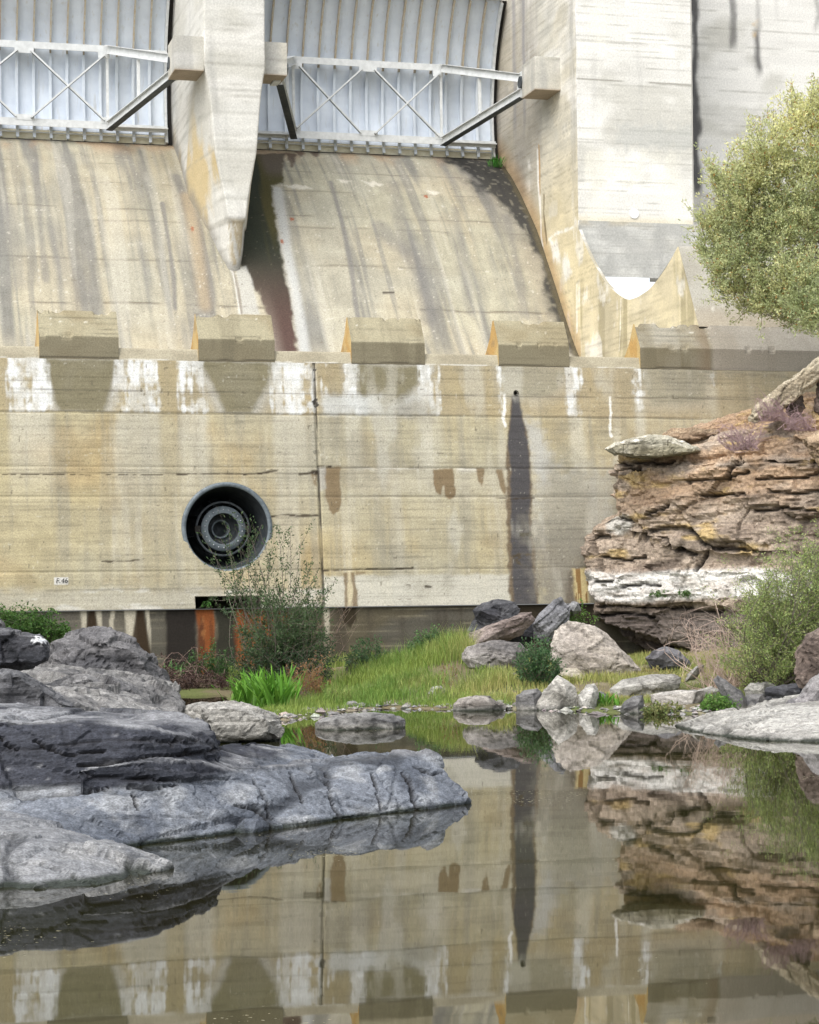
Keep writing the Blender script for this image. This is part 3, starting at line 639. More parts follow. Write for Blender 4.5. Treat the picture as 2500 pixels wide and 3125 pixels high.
for z in pz:
    hw = pier_section(z); yf = 11.9 if z > 14.15 else float(np.interp(z, [12.2, 14.15], [12.6, 12.0]))
    rnd = .06 if z > 14.15 else hw * .9
    ytap = np.interp(z, [12.4, 14.2, 19.0], [15.2, 15.6, 13.2])
    pts = []
    ups = 21.0
    for y in np.linspace(ups, ytap, 26): pts.append((cx - 1.01, y))
    for y in np.linspace(ytap, yf + rnd, 24)[1:]:
        f = (ytap - y) / (ytap - yf - rnd); pts.append((cx - (1.01 * (1 - f) + hw * f), y))
    for a in np.linspace(0, math.pi / 2, 6)[1:]: pts.append((cx - hw + rnd * (1 - math.cos(a)) if rnd < hw else cx - hw * math.cos(a), yf + rnd * (1 - math.sin(a))))
    xl = pts[-1][0]
    for x in np.linspace(xl, 2 * cx - xl, 12)[1:-1]: pts.append((x, yf))
    half = [p for p in pts if p[0] <= cx - .5 * (cx - xl) or True]
    k = len(pts) - 10
    mir = [(2 * cx - x, y) for x, y in pts[:k]][::-1]
    rows.append(np.array(pts + mir))
n0 = min(len(r) for r in rows)
R_ = np.array([r[:n0] for r in rows]); PP = np.dstack([R_[:, :, 0], R_[:, :, 1], np.repeat(pz[:, None], n0, 1)])
per = np.concatenate([np.zeros((PP.shape[0], 1)), np.cumsum(np.hypot(np.diff(PP[:, :, 0], axis=1), np.diff(PP[:, :, 1], axis=1)), axis=1)], 1)
PP[:, :, 0] += (fbm2(per * 1.2, PP[:, :, 2] * 1.2, 4, 399) - .5) * .03
cP = palepaint(per, PP[:, :, 2], 400, (.60, .595, .555), .45)
low = PP[:, :, 1] > 12.3
yel = ss(.42, .6, fbm2(PP[:, :, 1] * .9, PP[:, :, 2] * .5, 4, 404)) * (1 - ss(16.5, 19, PP[:, :, 2])) * (PP[:, :, 1] > 12.02)
cP = mixc(cP, (.52, .40, .19), yel * .8)
hc = PP[:, :, 2] - chz(np.clip(PP[:, :, 1], 3, 20.5)); cP = mixc(cP, (.22, .21, .19), (1 - ss(.1, .75, hc + (fbm2(PP[:, :, 1] * 2, PP[:, :, 2] * 2, 3, 405) - .5) * .6)) * .7)
cP = mixc(cP, (.25, .25, .25), ss(.55, .72, fbm2(PP[:, :, 1] * 1.6, PP[:, :, 2] * .15, 4, 406)) * .6 * (PP[:, :, 1] > 12.3))
cP = mixc(cP, (.33, .26, .14), (1 - ss(14.1, 14.2, PP[:, :, 2])) * ss(.42, .6, fbm2(per * 8, PP[:, :, 2] * .5, 3, 407)) * .7 * (PP[:, :, 1] < 12.4))
for v, s in ((38, .5), (104, .6), (195, 1.0), (255, .5), (345, .6), (458, .9), (608, .8)):
    z0 = atY(720, v, 11.9)[2]; d = np.abs(PP[:, :, 2] - z0 - .10 * (fbm2(per * 1.5, per * 0, 4, v) - .5)); cP = mixc(cP, (.30, .29, .25), (1 - ss(.015, .045, d)) * s * .5)
pier = thing('gate_pier', 'pale tapering concrete pier standing between the two steel gates', 'pier', (cx, 11.9, 12.4))
link('pier_body', gridmesh('pier_body', PP, cP), M_PALE, pier)
def block(name, x0, x1, y0, y1, z0, z1, parent, seed):
    fx = []
    b = MB().box((x0, y0, z0), (x1, y1, z1)); me = bpy.data.meshes.new(name); me.from_pydata(b.v, [], b.f)
    bm = bmesh.new(); bm.from_mesh(me); bmesh.ops.subdivide_edges(bm, edges=bm.edges, cuts=14, use_grid_fill=True)
    bmesh.ops.bevel(bm, geom=[], offset=0) if False else None
    bm.to_mesh(me); bm.free()
    co = np.empty(len(me.vertices) * 3); me.vertices.foreach_get('co', co); co = co.reshape(-1, 3)
    c = palepaint(co[:, 0] + co[:, 1], co[:, 2], seed, (.47, .45, .39), .5, .17)
    c = mixc(c, (.25, .17, .10), (co[:, 2] < z0 + .02) * .6)
    setcol(me, c); return link(name, me, M_PALE, parent)
block('trunnion_block', 10.33, 11.25, 11.95, 13.3, 18.82, 19.9, pier, 420)
block('trunnion_block', 13.22, 14.0, 12.3, 13.5, 18.9, 19.95, pier, 430)

# ================================================================== TRAINING WALL, SLUICE TOWER, BUCKET
XW = 23.0
tw = thing('training_wall', 'tall pale side wall turning ochre lower down, right of the spillway', 'wall', (XW, 8, 9))
U_ = np.array([(1.0, 9.0), (.43, 9.60), (1.82, 12.05), (2.5, 11.68), (3.32, 11.34), (4.09, 11.12), (5.0, 11.03), (5.82, 11.05), (6.7, 11.38), (7.61, 11.82), (8.75, 12.65), (9.4, 13.25), (10.06, 13.95)])
yw = np.concatenate([np.linspace(.43, 10.06, 170), np.linspace(10.06, 21, 150)[1:]])
top = np.where(yw < 10.06, np.interp(yw, U_[1:, 0], U_[1:, 1]), 26.0)
# smooth the trough
kk = np.ones(9) / 9; ts = np.convolve(np.pad(top[:170], 4, mode='edge'), kk, 'valid'); msk = (yw[:170] > 2.3) & (yw[:170] < 9.6); top[:170] = np.where(msk, ts, top[:170])
def grid_between(ya, bot, top, n):
    A = np.linspace(0, 1, n)[:, None]; Z = bot[None, :] * (1 - A) + top[None, :] * A; return np.repeat(ya[None, :], n, 0), Z
def twpaint(Y, Z):
    c = palepaint(Y, Z, 440, (.56, .53, .44), .35)
    # weathering: grey by the gate, ochre low and downstream
    c = mixc(c, (.40, .36, .29), ss(13, 18, Y) * .65)
    c = mixc(c, (.34, .32, .29), ss(.45, .65, fbm2(Y * 1.2, Z * .16, 4, 441)) * ss(12, 14, Y) * .55)
    c = mixc(c, (.57, .50, .33), (1 - ss(13.2, 17.5, Z + (fbm2(Y * .5, Z * .5, 3, 442) - .5) * 3)) * .85)
    c = mixc(c, (.66, .58, .38), ss(.45, .65, fbm2(Y * .7, Z * .4, 4, 443)) * (1 - ss(12, 15, Z)) * .7)
    c = mixc(c, (.30, .26, .15), ss(.54, .70, fbm2(Y * 2.0, Z * .3, 4, 444)) * (1 - ss(11, 13, Z)) * .7 * (Y < 10))
    c = mixc(c, (.33, .30, .22), ss(.3, .9, 1 - np.abs(Y - 7.6) / 1.6) * (1 - ss(11.5, 13, Z)) * .5)
    c = mixc(c, (.70, .68, .62), ss(.62, .74, fbm2(Y * 1.8, Z * 1.2, 4, 445)) * .7 * (1 - ss(14, 16, Z)))
    hc = Z - chz(np.clip(Y, 3, 20.5)); c = mixc(c, (.45, .28, .12), (1 - ss(.1, 1.2, hc)) * (Y > 10) * .6)
    TWp = lambda *q: np.array([atX(u, v, XW)[1:] for u, v in q])
    for P, wd, cc in (([(1645, 445), (1647, 520), (1648, 600)], .05, (.42, .24, .06)), ([(1641, 460), (1643, 560), (1650, 650)], .07, (.78, .77, .74)), ([(1661, 595), (1660, 650), (1668, 740)], .06, (.16, .12, .06)), ([(1650, 600), (1652, 720), (1665, 830)], .06, (.76, .74, .68)), ([(1761, 870), (1761, 1010)], .05, (.80, .78, .70)),
                      ([(1895, 915), (1893, 1000), (1890, 1070)], .04, (.78, .74, .62)), ([(1752, 690), (1752, 730)], .05, (.8, .79, .74)), ([(1675, 730), (1700, 712), (1748, 695)], .04, (.8, .79, .74))):
        c = mixc(c, cc, (1 - ss(wd * .4, wd * 1.6, linedist(Y, Z, TWp(*P)) + (vn2(Y * 6, Z * 3, 9) - .5) * .05)) * .85)
    for P in ([(1608, 490), (1618, 478), (1622, 520), (1612, 525)], [(1680, 735), (1700, 730), (1710, 800), (1690, 790)], [(1715, 790), (1730, 770), (1745, 830), (1725, 850)]): c = mixc(c, (.76, .75, .71), blot(Y, Z, TWp(*P), .1, .2, 446, 1, .4) * .8)
    bl, k = boards(Y, Z, .17, 453, .2); c = mixc(c, (.24, .21, .15), bl * .55); pan = _hash(k.astype(np.int64), np.floor(Y / 1.6 + .3 * (k % 3)).astype(np.int64), k.astype(np.int64) * 0, 454); c = c * (1 + (pan - .5) * .16)[..., None]
    c = c * (.82 + .36 * fbm2(Y * 1.8, Z * 1.8, 5, 455))[..., None]
    for u, w_ in ((1600, .25), (1570, .3)):
        y0 = atX(u, 120, XW)[1]; c = mixc(c, (.24, .24, .26), (1 - ss(.05, w_, np.abs(Y - y0 + (fbm2(Z * .5, Z * 0, 3, 447) - .5) * .3))) * ss(17.5, 19, Z) * .6)
    return c
bot = np.where(yw < 10.5, 7.0, chz(np.clip(yw, 3, 20.5)) - .6)
top[169] = top[168]
Yt, Zt = grid_between(yw[:170], bot[:170], top[:170], 110)
link('bucket_side_face', gridmesh('bucket_side_face', np.stack([np.full(Yt.shape, XW), Yt, Zt], -1), twpaint(Yt, Zt), flip=True), M_PALE, tw)
Yt, Zt = grid_between(yw[169:], bot[169:], top[169:] * 0 + 26.0, 240)
link('upper_side_face', gridmesh('upper_side_face', np.stack([XW + (fbm2(Yt * 1.2, Zt * 1.2, 3, 448) - .5) * .03, Yt, Zt], -1), twpaint(Yt, Zt), flip=True), M_PALE, tw)
# coping of the side wall and its inner face
A = np.linspace(0, 1, 6)[:, None]; Xc = XW + .10 * np.repeat(A, 119, 1); yv = yw[50:169]; Yc2 = np.repeat(yv[None], 6, 0); Zc2 = np.repeat(top[50:169][None], 6, 0)
link('coping', gridmesh('coping', np.stack([Xc, Yc2, Zc2], -1), palepaint(Xc, Yc2, 449, (.36, .33, .25))), M_PALE, tw)
Yt, Zt = grid_between(yw[50:169], bot[50:169] + 2.5, top[50:169], 20)
link('inner_face', gridmesh('inner_face', np.stack([np.full(Yt.shape, XW + .10), Yt, Zt], -1), palepaint(Yt, Zt, 450)), M_PALE, tw)
block('trunnion_block', 22.12, 23.05, 11.6, 12.95, 18.72, 19.8, tw, 432)

st_ = thing('sluice_tower', 'tall pale board-marked concrete tower above the curved sluice opening', 'tower', (25, 10.06, 14.2))
xa = np.arange(XW, 27.001, .045); za = np.arange(14.2, 26, .045); XA, ZA = np.meshgrid(xa, za)
def towerpaint(X, Z):
    c = palepaint(X, Z, 460, (.72, .71, .665), .2, .19)
    for v, s in ((130, .5), (247, 1.0), (395, .5), (430, .4), (555, .6)):
        z0 = atY(1900, v, 10.06)[2]; d = np.abs(Z - z0 - .07 * (fbm2(X, X * 0, 4, v) - .5)); c = mixc(c, (.30, .29, .25), (1 - ss(.012, .045, d)) * s * ss(.3, .5, fbm2(X * 1.2, X * 0, 3, v + 1)))
    c = mixc(c, (.42, .43, .41), blot(X, Z, [(24.4, 16.6), (27, 16.7), (27, 17.4), (24.4, 17.3)], .15, .3, 461) * .5)
    c = mixc(c, (.60, .53, .36), (1 - ss(14.2, 14.5, Z)) * .6); q = atY(1935, 652, 10.06)
    c = mixc(c, (.76, .74, .64), ss(.60, .75, fbm2(X * .8 + 3, Z * .5, 4, 462)) * .4)
    return c
link('tower_front', gridmesh('tower_front', np.stack([XA, 10.06 + (fbm2(XA * 1.5, ZA * 1.5, 3, 463) - .5) * .02, ZA], -1), towerpaint(XA, ZA)), M_PALE, st_)
MB().box((27.0 - .02, 10.075, 14.2), (27.0, 14.1, 26.0)).build('tower_side', plain('pale_concrete', (.5, .49, .44), (.62, .6, .55), 2, .9), st_)
pt = atY(1935, 652, 10.06)
o = MB().lathe([(.001, -.03), (.03, -.03), (.035, -.02), (.16, -.018), (.165, 0)], 28).build('survey_disc', plain('white_disc_paint', (.74, .74, .73), (.8, .8, .79), 10, .6), st_, fixn=True)
o.location = Vector((pt[0], 10.05, pt[2])) - Vector(st_.location)
xa = np.arange(XW + .02, 33.9, .07); sa = np.linspace(0, 1, 60); XA, SA = np.meshgrid(xa, sa)
YA = 10.06 + .3 * SA; ZA = 14.2 - 1.74 * SA
c = palepaint(XA, ZA * 2, 470, (.58, .58, .55), .45); c = mixc(c, (.42, .42, .40), ss(.45, .7, fbm2(XA * 1.2, SA * 2, 4, 471)) * .7)
c = mixc(c, (.52, .47, .36), (1 - ss(0, .14, SA)) * ss(.4, .6, fbm2(XA * 2, SA * 8, 3, 472)) * .7)
link('breast_soffit', gridmesh('breast_soffit', np.stack([XA, YA, ZA], -1), c, flip=True), M_PALE, st_)

rw = thing('recessed_wall', 'pale concrete wall set back behind the tree with black seep stains', 'wall', (31, 14, 13))
xa = np.arange(27.0, 36, .06); za = np.arange(12.9, 26, .06); XA, ZA = np.meshgrid(xa, za)
c = palepaint(XA, ZA, 480, (.71, .70, .66), .2, .2)
for u0, u1, v0, v1, s in ((2110, 2131, -200, 590, .95), (2226, 2240, -100, 140, .7), (2304, 2318, 90, 225, .85), (2312, 2322, -100, 90, .4), (2490, 2498, -100, 80, .5)):
    a, b = atY(u0, .5 * (v0 + v1), 14), atY(u1, .5 * (v0 + v1), 14); z0, z1 = atY(u0, v1, 14)[2], atY(u0, v0, 14)[2]
    wob = (fbm2(XA * 3, ZA * 1.2, 4, 481) - .5) * .35
    m = ss(a[0] - .12, a[0] + .08, XA + wob) * (1 - ss(b[0] - .08, b[0] + .12, XA + wob)) * ss(z0 - .3, z0 + .2, ZA + wob) * (1 - ss(z1 - .3, z1 + .3, ZA)); c = mixc(c, (.07, .068, .07), m * s)
c = mixc(c, (.52, .36, .16), blot(XA, ZA, [atY(u, v, 14)[[0, 2]] for u, v in ((2303, 60), (2315, 60), (2314, 110), (2304, 110))], .1, .2, 482) * .6)
c = mixc(c, (.45, .43, .38), (1 - ss(15.9, 16.1, ZA)) * .6)
link('wall_face', gridmesh('wall_face', np.stack([XA, np.full(XA.shape, 14.0), ZA], -1), c), M_PALE, rw)

bk = thing('sluice_bucket', 'grey sloping concrete flip bucket below the sluice opening, under the tree', 'bucket', (29, 1.8, 9.6))
BP = [(.44, 9.60), (1.82, 12.05), (2.5, 11.70), (3.32, 11.36), (4.2, 11.08), (5.4, 11.0), (10, 10.95), (22, 10.9)]
Xg, Yg, Zg, S = stripgrid(BP, XW + .003, 36, .08)
c = np.ones(Xg.shape + (3,)) * np.array([.40, .385, .335]); c = mixc(c, (.32, .30, .25), ss(.42, .66, fbm2(Xg * .5, S * .9, 4, 490)) * .7); bl, k = boards(Xg, Zg, .2, 491); c = c * (1 - .35 * bl[..., None])
c = mixc(c, (.42, .33, .22), (1 - ss(9.6, 10.6, Zg)) * .4); p = vn2(Xg * 9, S * 9, 492); c = mixc(c, (.66, .64, .57), ss(.93, .98, p) * .7)
link('bucket_surface', gridmesh('bucket_surface', np.stack([Xg, Yg, Zg + (fbm2(Xg, S, 3, 493) - .5) * .03], -1), c), M_CON, bk)

# ================================================================== STEEL GATES
def spillway_gate(x0, x1, label):
    """radial gate: curved skin on ribs, two girders, cross braces, splayed arms to trunnions on the side walls"""
    YC_, ZC_, RR = 12.4, 19.3, 6.1
    a0, a1 = math.asin((17.80 - ZC_) / RR), math.asin((23.15 - ZC_) / RR)
    g = thing('spillway_gate', label, 'gate', ((x0 + x1) / 2, 18, 17.8), 'radial steel gates of the spillway')
    xa, xb = x0 + .22, x1 - .22
    pt = lambda a, r: (YC_ + r * math.cos(a), ZC_ + r * math.sin(a))
    n = 28; aa = np.linspace(a0, a1, n)
    zb = 18.15; ab = math.asin((zb - ZC_) / RR)
    def arcplate(name, b0, b1, r0, r1, xl, xr, mat, parent, k=20):
        m = MB(); an = np.linspace(b0, b1, k)
        v = []
        for a in an:
            yo, zo = pt(a, r0); yi, zi = pt(a, r1); v += [(xl, yi, zi), (xr, yi, zi), (xr, yo, zo), (xl, yo, zo)]
        f = []
        for i in range(k - 1):
            o = i * 4; q = o + 4
            f += [(o, o + 1, q + 1, q), (o + 1, o + 2, q + 2, q + 1), (o + 2, o + 3, q + 3, q + 2), (o + 3, o, q, q + 3)]
        f += [(3, 2, 1, 0), (4 * k - 4, 4 * k - 3, 4 * k - 2, 4 * k - 1)]
        m.add(v, f); return m.build(name, mat, parent, fixn=True)
    spans = np.arange(round((xb - xa) / .565) + 1) * (xb - xa) / round((xb - xa) / .565) + xa
    # skin made of plates between the ribs, so each bay has its own sheet
    for i in range(len(spans) - 1):
        jit = random.uniform(-.008, .008)
        arcplate('skin_plate', ab, a1, RR + .03, RR + .015 + jit, spans[i] + .004, spans[i + 1] - .004, M_GATE, g)
        arcplate('bottom_panel', a0, ab - .002, RR + .03, RR + .015 + jit, spans[i] + .004, spans[i + 1] - .004, M_TAN, g, 4)
    at = math.asin((20.75 - ZC_) / RR)
    for i, x in enumerate(spans):
        r = arcplate('rib', at, a1, RR + .012, RR - .16, x - .012, x + .012, M_RUSTY, g, 14)
        arcplate('rib_flange', at, a1, RR - .16, RR - .175, x - .03, x + .03, M_RUSTY, r, 14)
        r2 = arcplate('rib', a0, at - .003, RR + .012, RR - .14, x - .012, x + .012, M_GATE, g, 12)
        arcplate('rib_flange', a0, at - .003, RR - .14, RR - .155, x - .05, x + .05, M_GATE, r2, 12)
    # girders: web back to the skin, flange in front
    YF = 17.78; d1, d2 = x0 + 2.12, x1 - 2.25
    for nm, z, h in (('top_girder', 20.85, .23), ('bottom_girder', 18.26, .25)):
        yskin = YC_ + math.sqrt(RR**2 - (z - ZC_)**2) - .17
        gd = MB().box((d1 - .15, YF, z - h / 2), (d2 + .1, YF + .03, z + h / 2)).build(nm, M_BEAM, g)
        MB().box((xa, YF + .033, z - .02), (xb, yskin, z + .02)).build('girder_web', M_BEAM, gd)
        MB().box((xa, YF + .20, z - h / 2 + .01), (d1 - .153, YF + .23, z + h / 2 - .01)).build('girder_end', M_BEAM, gd)
        MB().box((d2 + .103, YF + .20, z - h / 2 + .01), (xb, YF + .23, z + h / 2 - .01)).build('girder_end', M_BEAM, gd)
    MB().box((xa, 18.2, 18.0), (xb, 18.26, 18.04)).build('stiffener_rail', M_BEAM, g)
    # bracing between the girders
    zt, zb_ = 20.75, 18.37; xm = (d1 + d2) / 2
    for x in (d1 + .02, d2 - .03): MB().box((x - .045, YF + .003, zb_), (x + .045, YF + .06, zt)).build('post', M_BEAM, g)
    def gusset(x0_, x1_, z0_, z1_): MB().box((x0_, YF - .012, z0_), (x1_, YF - .002, z1_)).build('gusset_plate', M_BEAM, g)
    gusset(xm - .32, xm + .32, zt - .18, zt + .05); gusset(xm - .32, xm + .32, zb_ - .05, zb_ + .14)
    gusset(d1 - .05, d1 + .33, zt - .22, zt + .05); gusset(d2 - .33, d2 + .05, zt - .22, zt + .05); gusset(d1 - .05, d1 + .25, zb_ - .05, zb_ + .16); gusset(d2 - .28, d2 + .05, zb_ - .05, zb_ + .16)
    for k, (p, q) in enumerate((((d1 + .22, zt - .12), (xm - .3, zb_ + .05)), ((d1 + .1, zb_ + .1), (xm - .22, zt - .1)), ((xm + .22, zt - .1), (d2 - .15, zb_ + .06)), ((xm + .2, zb_ + .02), (d2 - .12, zt - .12)))):
        yo = YF - .03 - .065 * (k % 2)
        b = MB().bar((p[0], yo, p[1]), (q[0], yo, q[1]), .05, .13, (0, -1, .001)).build('brace', M_BEAM, g)
        MB().bar((p[0], yo + .03, p[1] - .03), (q[0], yo + .03, q[1] - .03), .03, .012, (0, -1, .001)).build('brace_leg', M_STEEL, b)
    # arms
    for sgn, xg, xt in ((-1, d1, x0 + .62), (1, d2, x1 - .62)):
        hub = np.array([xt, 13.05, 19.3])
        for zz, end, nm in ((20.82, hub + np.array([-sgn * .12, .35, .22]), 'upper_arm'), (18.22, hub + np.array([-sgn * .12, .35, -.30]), 'lower_arm')):
            p = np.array([xg, YF - .05, zz])
            a = MB().bar(p, end, .05, .27).build(nm, M_BEAM, g)
            d = (end - p) / np.linalg.norm(end - p)
            MB().bar(p + np.array([0, 0, .137]), end + np.array([0, 0, .137]), .24, .02).build('arm_flange', M_BEAM, a)
            MB().bar(p - np.array([0, 0, .137]), end - np.array([0, 0, .137]), .24, .02).build('arm_flange', M_STEEL if nm == 'lower_arm' else M_BEAM, a)
        f = .48
        pu = np.array([xg, YF - .05, 20.55]) * (1 - f) + (hub + np.array([-sgn * .12, .35, .10])) * f
        pd = np.array([xg, YF - .05, 18.22]) * (1 - f) + (hub + np.array([-sgn * .12, .35, -.18])) * f
        MB().bar(pd, pu, .10, .10, (0, 1, 0)).build('arm_strut', M_BEAM, g)
        MB().prism([(12.95, 18.85), (13.55, 18.85), (13.75, 19.1), (13.75, 19.55), (13.55, 19.72), (12.95, 19.72)], xt - .18, xt + .06).build('arm_head', M_BEAM, g, bevel=.01)
        MB().tube([(xt - .3, 13.1, 19.3), (xt + .3, 13.1, 19.3)], .2, 18).build('trunnion_pin', M_STEEL, g)
    for xl, xr in ((x0 + .015, xa - .03), (xb + .03, x1 - .015)):
        arcplate('side_seal', a0, a1, RR + .06, RR + .01, xl, xr, M_RUBBER, g, 16)
    for xl, xr in ((xa - .028, xa + .05), (xb - .05, xb + .028)):
        arcplate('edge_plate', a0, a1, RR + .012, RR - .22, xl + .002, xr - .002, M_BEAM, g, 16)
    MB().box((xa, 18.28, 17.745), (xb, 18.44, 17.80)).build('bottom_seal', M_RUBBER, g)
    MB().box((xa, YC_ + RR * math.cos(a1) - .25, 23.15), (xb, YC_ + RR * math.cos(a1) + .06, 23.19)).build('top_cap', M_BEAM, g)
    return g
random.seed(4)
spillway_gate(1.25, 11.23, 'pale blue grey radial steel gate left of the concrete pier')
spillway_gate(13.25, 23.0, 'pale blue grey radial steel gate right of the concrete pier')
# hoist wall far above is out of view; a breast slab closes the bays behind the gates
bs = MB().box((-1, 19.6, 14), (XW - .01, 20.2, 30)).build('reservoir_wall', M_SHADE); setprops(bs, 'plain dark concrete wall closing the bays behind both gates', 'wall')

# ================================================================== OUTLET VALVE
val = thing('outlet_valve', 'round dark steel outlet valve recessed in the dam wall behind the willow', 'valve', (VX, wallY(VZ) - .03, VZ))
def vpart(mb, name, mat, parent=val, smooth=True, **k):
    o = mb.build(name, mat, None, smooth, fixn=True, **k); o.parent = parent; o.location = (0, 0, 0); return o
ring = vpart(MB().lathe([(VR + .045, .06), (VR + .04, -.012), (VR - .06, -.02), (VR - .075, .02)], 72), 'hood_rim', M_STEEL2)
hood = vpart(MB().lathe([(VR - .06, -.015), (VR - .075, .3), (.84, 1.7), (.74, 1.95), (.66, 2.0), (.001, 2.01)], 72), 'hood', M_STEEL)
body = vpart(MB().lathe([(.40, .55), (.58, .55), (.585, .60), (.54, .62), (.54, 1.95)], 64), 'valve_body', M_STEEL2)
vpart(MB().lathe([(.405, .53), (.57, .53), (.575, .555), (.40, .56)], 64), 'flange', M_STEEL2, body)
for k in range(22):
    t = 2 * math.pi * (k + .5) / 22; m = MB().lathe([(.001, -.022), (.014, -.022), (.018, -.006), (.018, .004)], 8)
    o = vpart(m, 'bolt', M_BOLT, body); o.location = (.49 * math.cos(t), .528, .49 * math.sin(t))
vpart(MB().lathe([(.40, .56), (.38, .9), (.24, 1.15), (.20, 1.0), (.18, 1.3), (.001, 1.35)], 48), 'discharge_cone', M_STEEL, body)
vpart(MB().lathe([(.245, .95), (.225, .93), (.20, .95), (.2, 1.1)], 40), 'cone_ring', M_STEEL2, body)
for k, ad in enumerate((28, 72, 112, 152, 195, 345)):
    t = math.radians(ad); c_, s_ = math.cos(t), math.sin(t); m = MB()
    px, pz_ = -s_ * .012, c_ * .012
    q = [(.64, .6), (.80, 1.0), (.80, 1.9), (.56, 1.9), (.56, .9)]
    m.add([(r * c_ + e * px, y, r * s_ + e * pz_) for e in (-1, 1) for r, y in q], [(4, 3, 2, 1, 0), (5, 6, 7, 8, 9)] + [(i, (i + 1) % 5, (i + 1) % 5 + 5, i + 5) for i in range(5)])
    vpart(m, 'fin', M_STEEL, val, False)
vpart(MB().lathe([(.66, .62), (.70, .60), (.72, .64), (.70, .9), (.66, .9), (.66, .62)], 64), 'guide_ring', M_STEEL)
for sgn in (-1, 1):
    vpart(MB().box((sgn * .66 - .07, .58, -.10), (sgn * .66 + .07, .80, .08)), 'guide_bracket', M_RUBBER, val, False)

# ================================================================== BANK SHAPE
RNG = np.random.default_rng(7)
SH = [(-200, 2118), (300, 2118), (560, 2124), (690, 2120), (715, 2150), (790, 2182), (870, 2198), (960, 2186), (1060, 2170), (1180, 2160), (1380, 2166), (1480, 2166), (1560, 2164), (1700, 2166), (1880, 2178), (2000, 2172), (2060, 2178), (2200, 2180), (2350, 2172), (2800, 2178)]
SHW = np.array([atZ(u, v, 0)[:2] for u, v in SH]); SHP = np.vstack([SHW, [[40, 3], [-10, 3]]])
def bankz(X, Y):
    d = -polysd(X, Y, SHP)
    n = fbm2(X * .5, Y * .5, 4, 700) - .5
    z = np.where(d > 0, .03 + np.minimum(.075 * d, .30 + .02 * d) + n * .35 * np.clip(d / 2, 0, 1), d * .25)
    z = z + .42 * np.exp(-((X - 13.8) / 2.0)**2 - ((Y + 5.2) / 3.0)**2) * np.clip(d, 0, 1) + ss(17.5, 21, X) * np.clip(d, 0, 6) * .03 + (fbm2(X * 3, Y * 3, 3, 701) - .5) * .06
    return np.maximum(z, -.9)
def bankD(u, v):                                  # depth at which the sight line through a photo point meets the bank or water
    D = np.arange(36, 53, .05); P = EYE + ray(u, v)[None] * D[:, None]; z = np.maximum(bankz(P[:, 0], P[:, 1]), 0)
    i = np.argmax(P[:, 2] <= z); return float(D[i]) if (P[:, 2] <= z).any() else 50.0

# ================================================================== ROCKS
def hull(bm, pts):
    b2 = bmesh.new()
    for p in pts: b2.verts.new(tuple(map(float, p)))
    bmesh.ops.convex_hull(b2, input=b2.verts)
    loose = [v for v in b2.verts if not v.link_faces]
    for v in loose: b2.verts.remove(v)
    me = bpy.data.meshes.new('h'); b2.to_mesh(me); b2.free(); bm.from_mesh(me); bpy.data.meshes.remove(me)
def rawmesh(hulls, vox):
    if vox < 0:                                  # single convex stone: keep the crisp hull edges, only split long edges
        bm = bmesh.new(); hull(bm, hulls[0]); bmesh.ops.triangulate(bm, faces=bm.faces)
        for _ in range(6):
            E_ = [e for e in bm.edges if e.calc_length() > -vox * 1.9]
            if not E_: break
            bmesh.ops.subdivide_edges(bm, edges=E_, cuts=1); bmesh.ops.triangulate(bm, faces=[f for f in bm.faces if len(f.verts) > 3])
        bm.normal_update(); me = bpy.data.meshes.new('raw'); bm.to_mesh(me); bm.free(); return me
    bm = bmesh.new()
    for h in hulls: hull(bm, h)
    me = bpy.data.meshes.new('raw'); bm.to_mesh(me); bm.free()
    o = bpy.data.objects.new('raw', me); COL.objects.link(o)
    md = o.modifiers.new('r', 'REMESH'); md.mode = 'VOXEL'; md.voxel_size = vox; md.adaptivity = 0
    bpy.context.view_layer.update()
    ev = o.evaluated_get(bpy.context.evaluated_depsgraph_get()); m2 = bpy.data.meshes.new_from_object(ev)
    bpy.data.objects.remove(o); bpy.data.meshes.remove(me); return m2
GREY = dict(a=(.06, .06, .064), b=(.14, .137, .135), c=(.23, .225, .215))
DARK = dict(a=(.018, .020, .025), b=(.046, .047, .054), c=(.15, .15, .155))
PALE = dict(a=(.17, .165, .15), b=(.30, .29, .265), c=(.40, .39, .36))
BROWN = dict(a=(.085, .065, .055), b=(.20, .155, .13), c=(.30, .25, .21))
OCHRE = dict(a=(.16, .11, .075), b=(.34, .25, .165), c=(.46, .37, .26))
def facets(q, seed):
    """piecewise planar relief: each cell of a jittered lattice is a tilted facet; also the distance to the cell border"""
    i0 = np.floor(q).astype(np.int64); d1 = np.full(len(q), 9.); d2 = np.full(len(q), 9.); val = np.zeros(len(q))
    for a in (-1, 0, 1):
        for b in (-1, 0, 1):
            for c in (-1, 0, 1):
                i = i0 + np.array([a, b, c]); h = [_hash(i[:, 0], i[:, 1], i[:, 2], seed + k) for k in range(6)]
                r = q - (i + .1 + .8 * np.stack(h[:3], 1)); d = np.sqrt((r * r).sum(1))
                t = r[:, 0] * (h[3] - .5) * 1.6 + r[:, 1] * (h[4] - .5) * 1.6 + r[:, 2] * (h[5] - .5) * .8 + (h[3] + h[4] + h[5] - 1.5) * .5
                new = d < d1; d2 = np.where(new, d1, np.minimum(d2, d)); val = np.where(new, t, val); d1 = np.where(new, d, d1)
    return val, d2 - d1
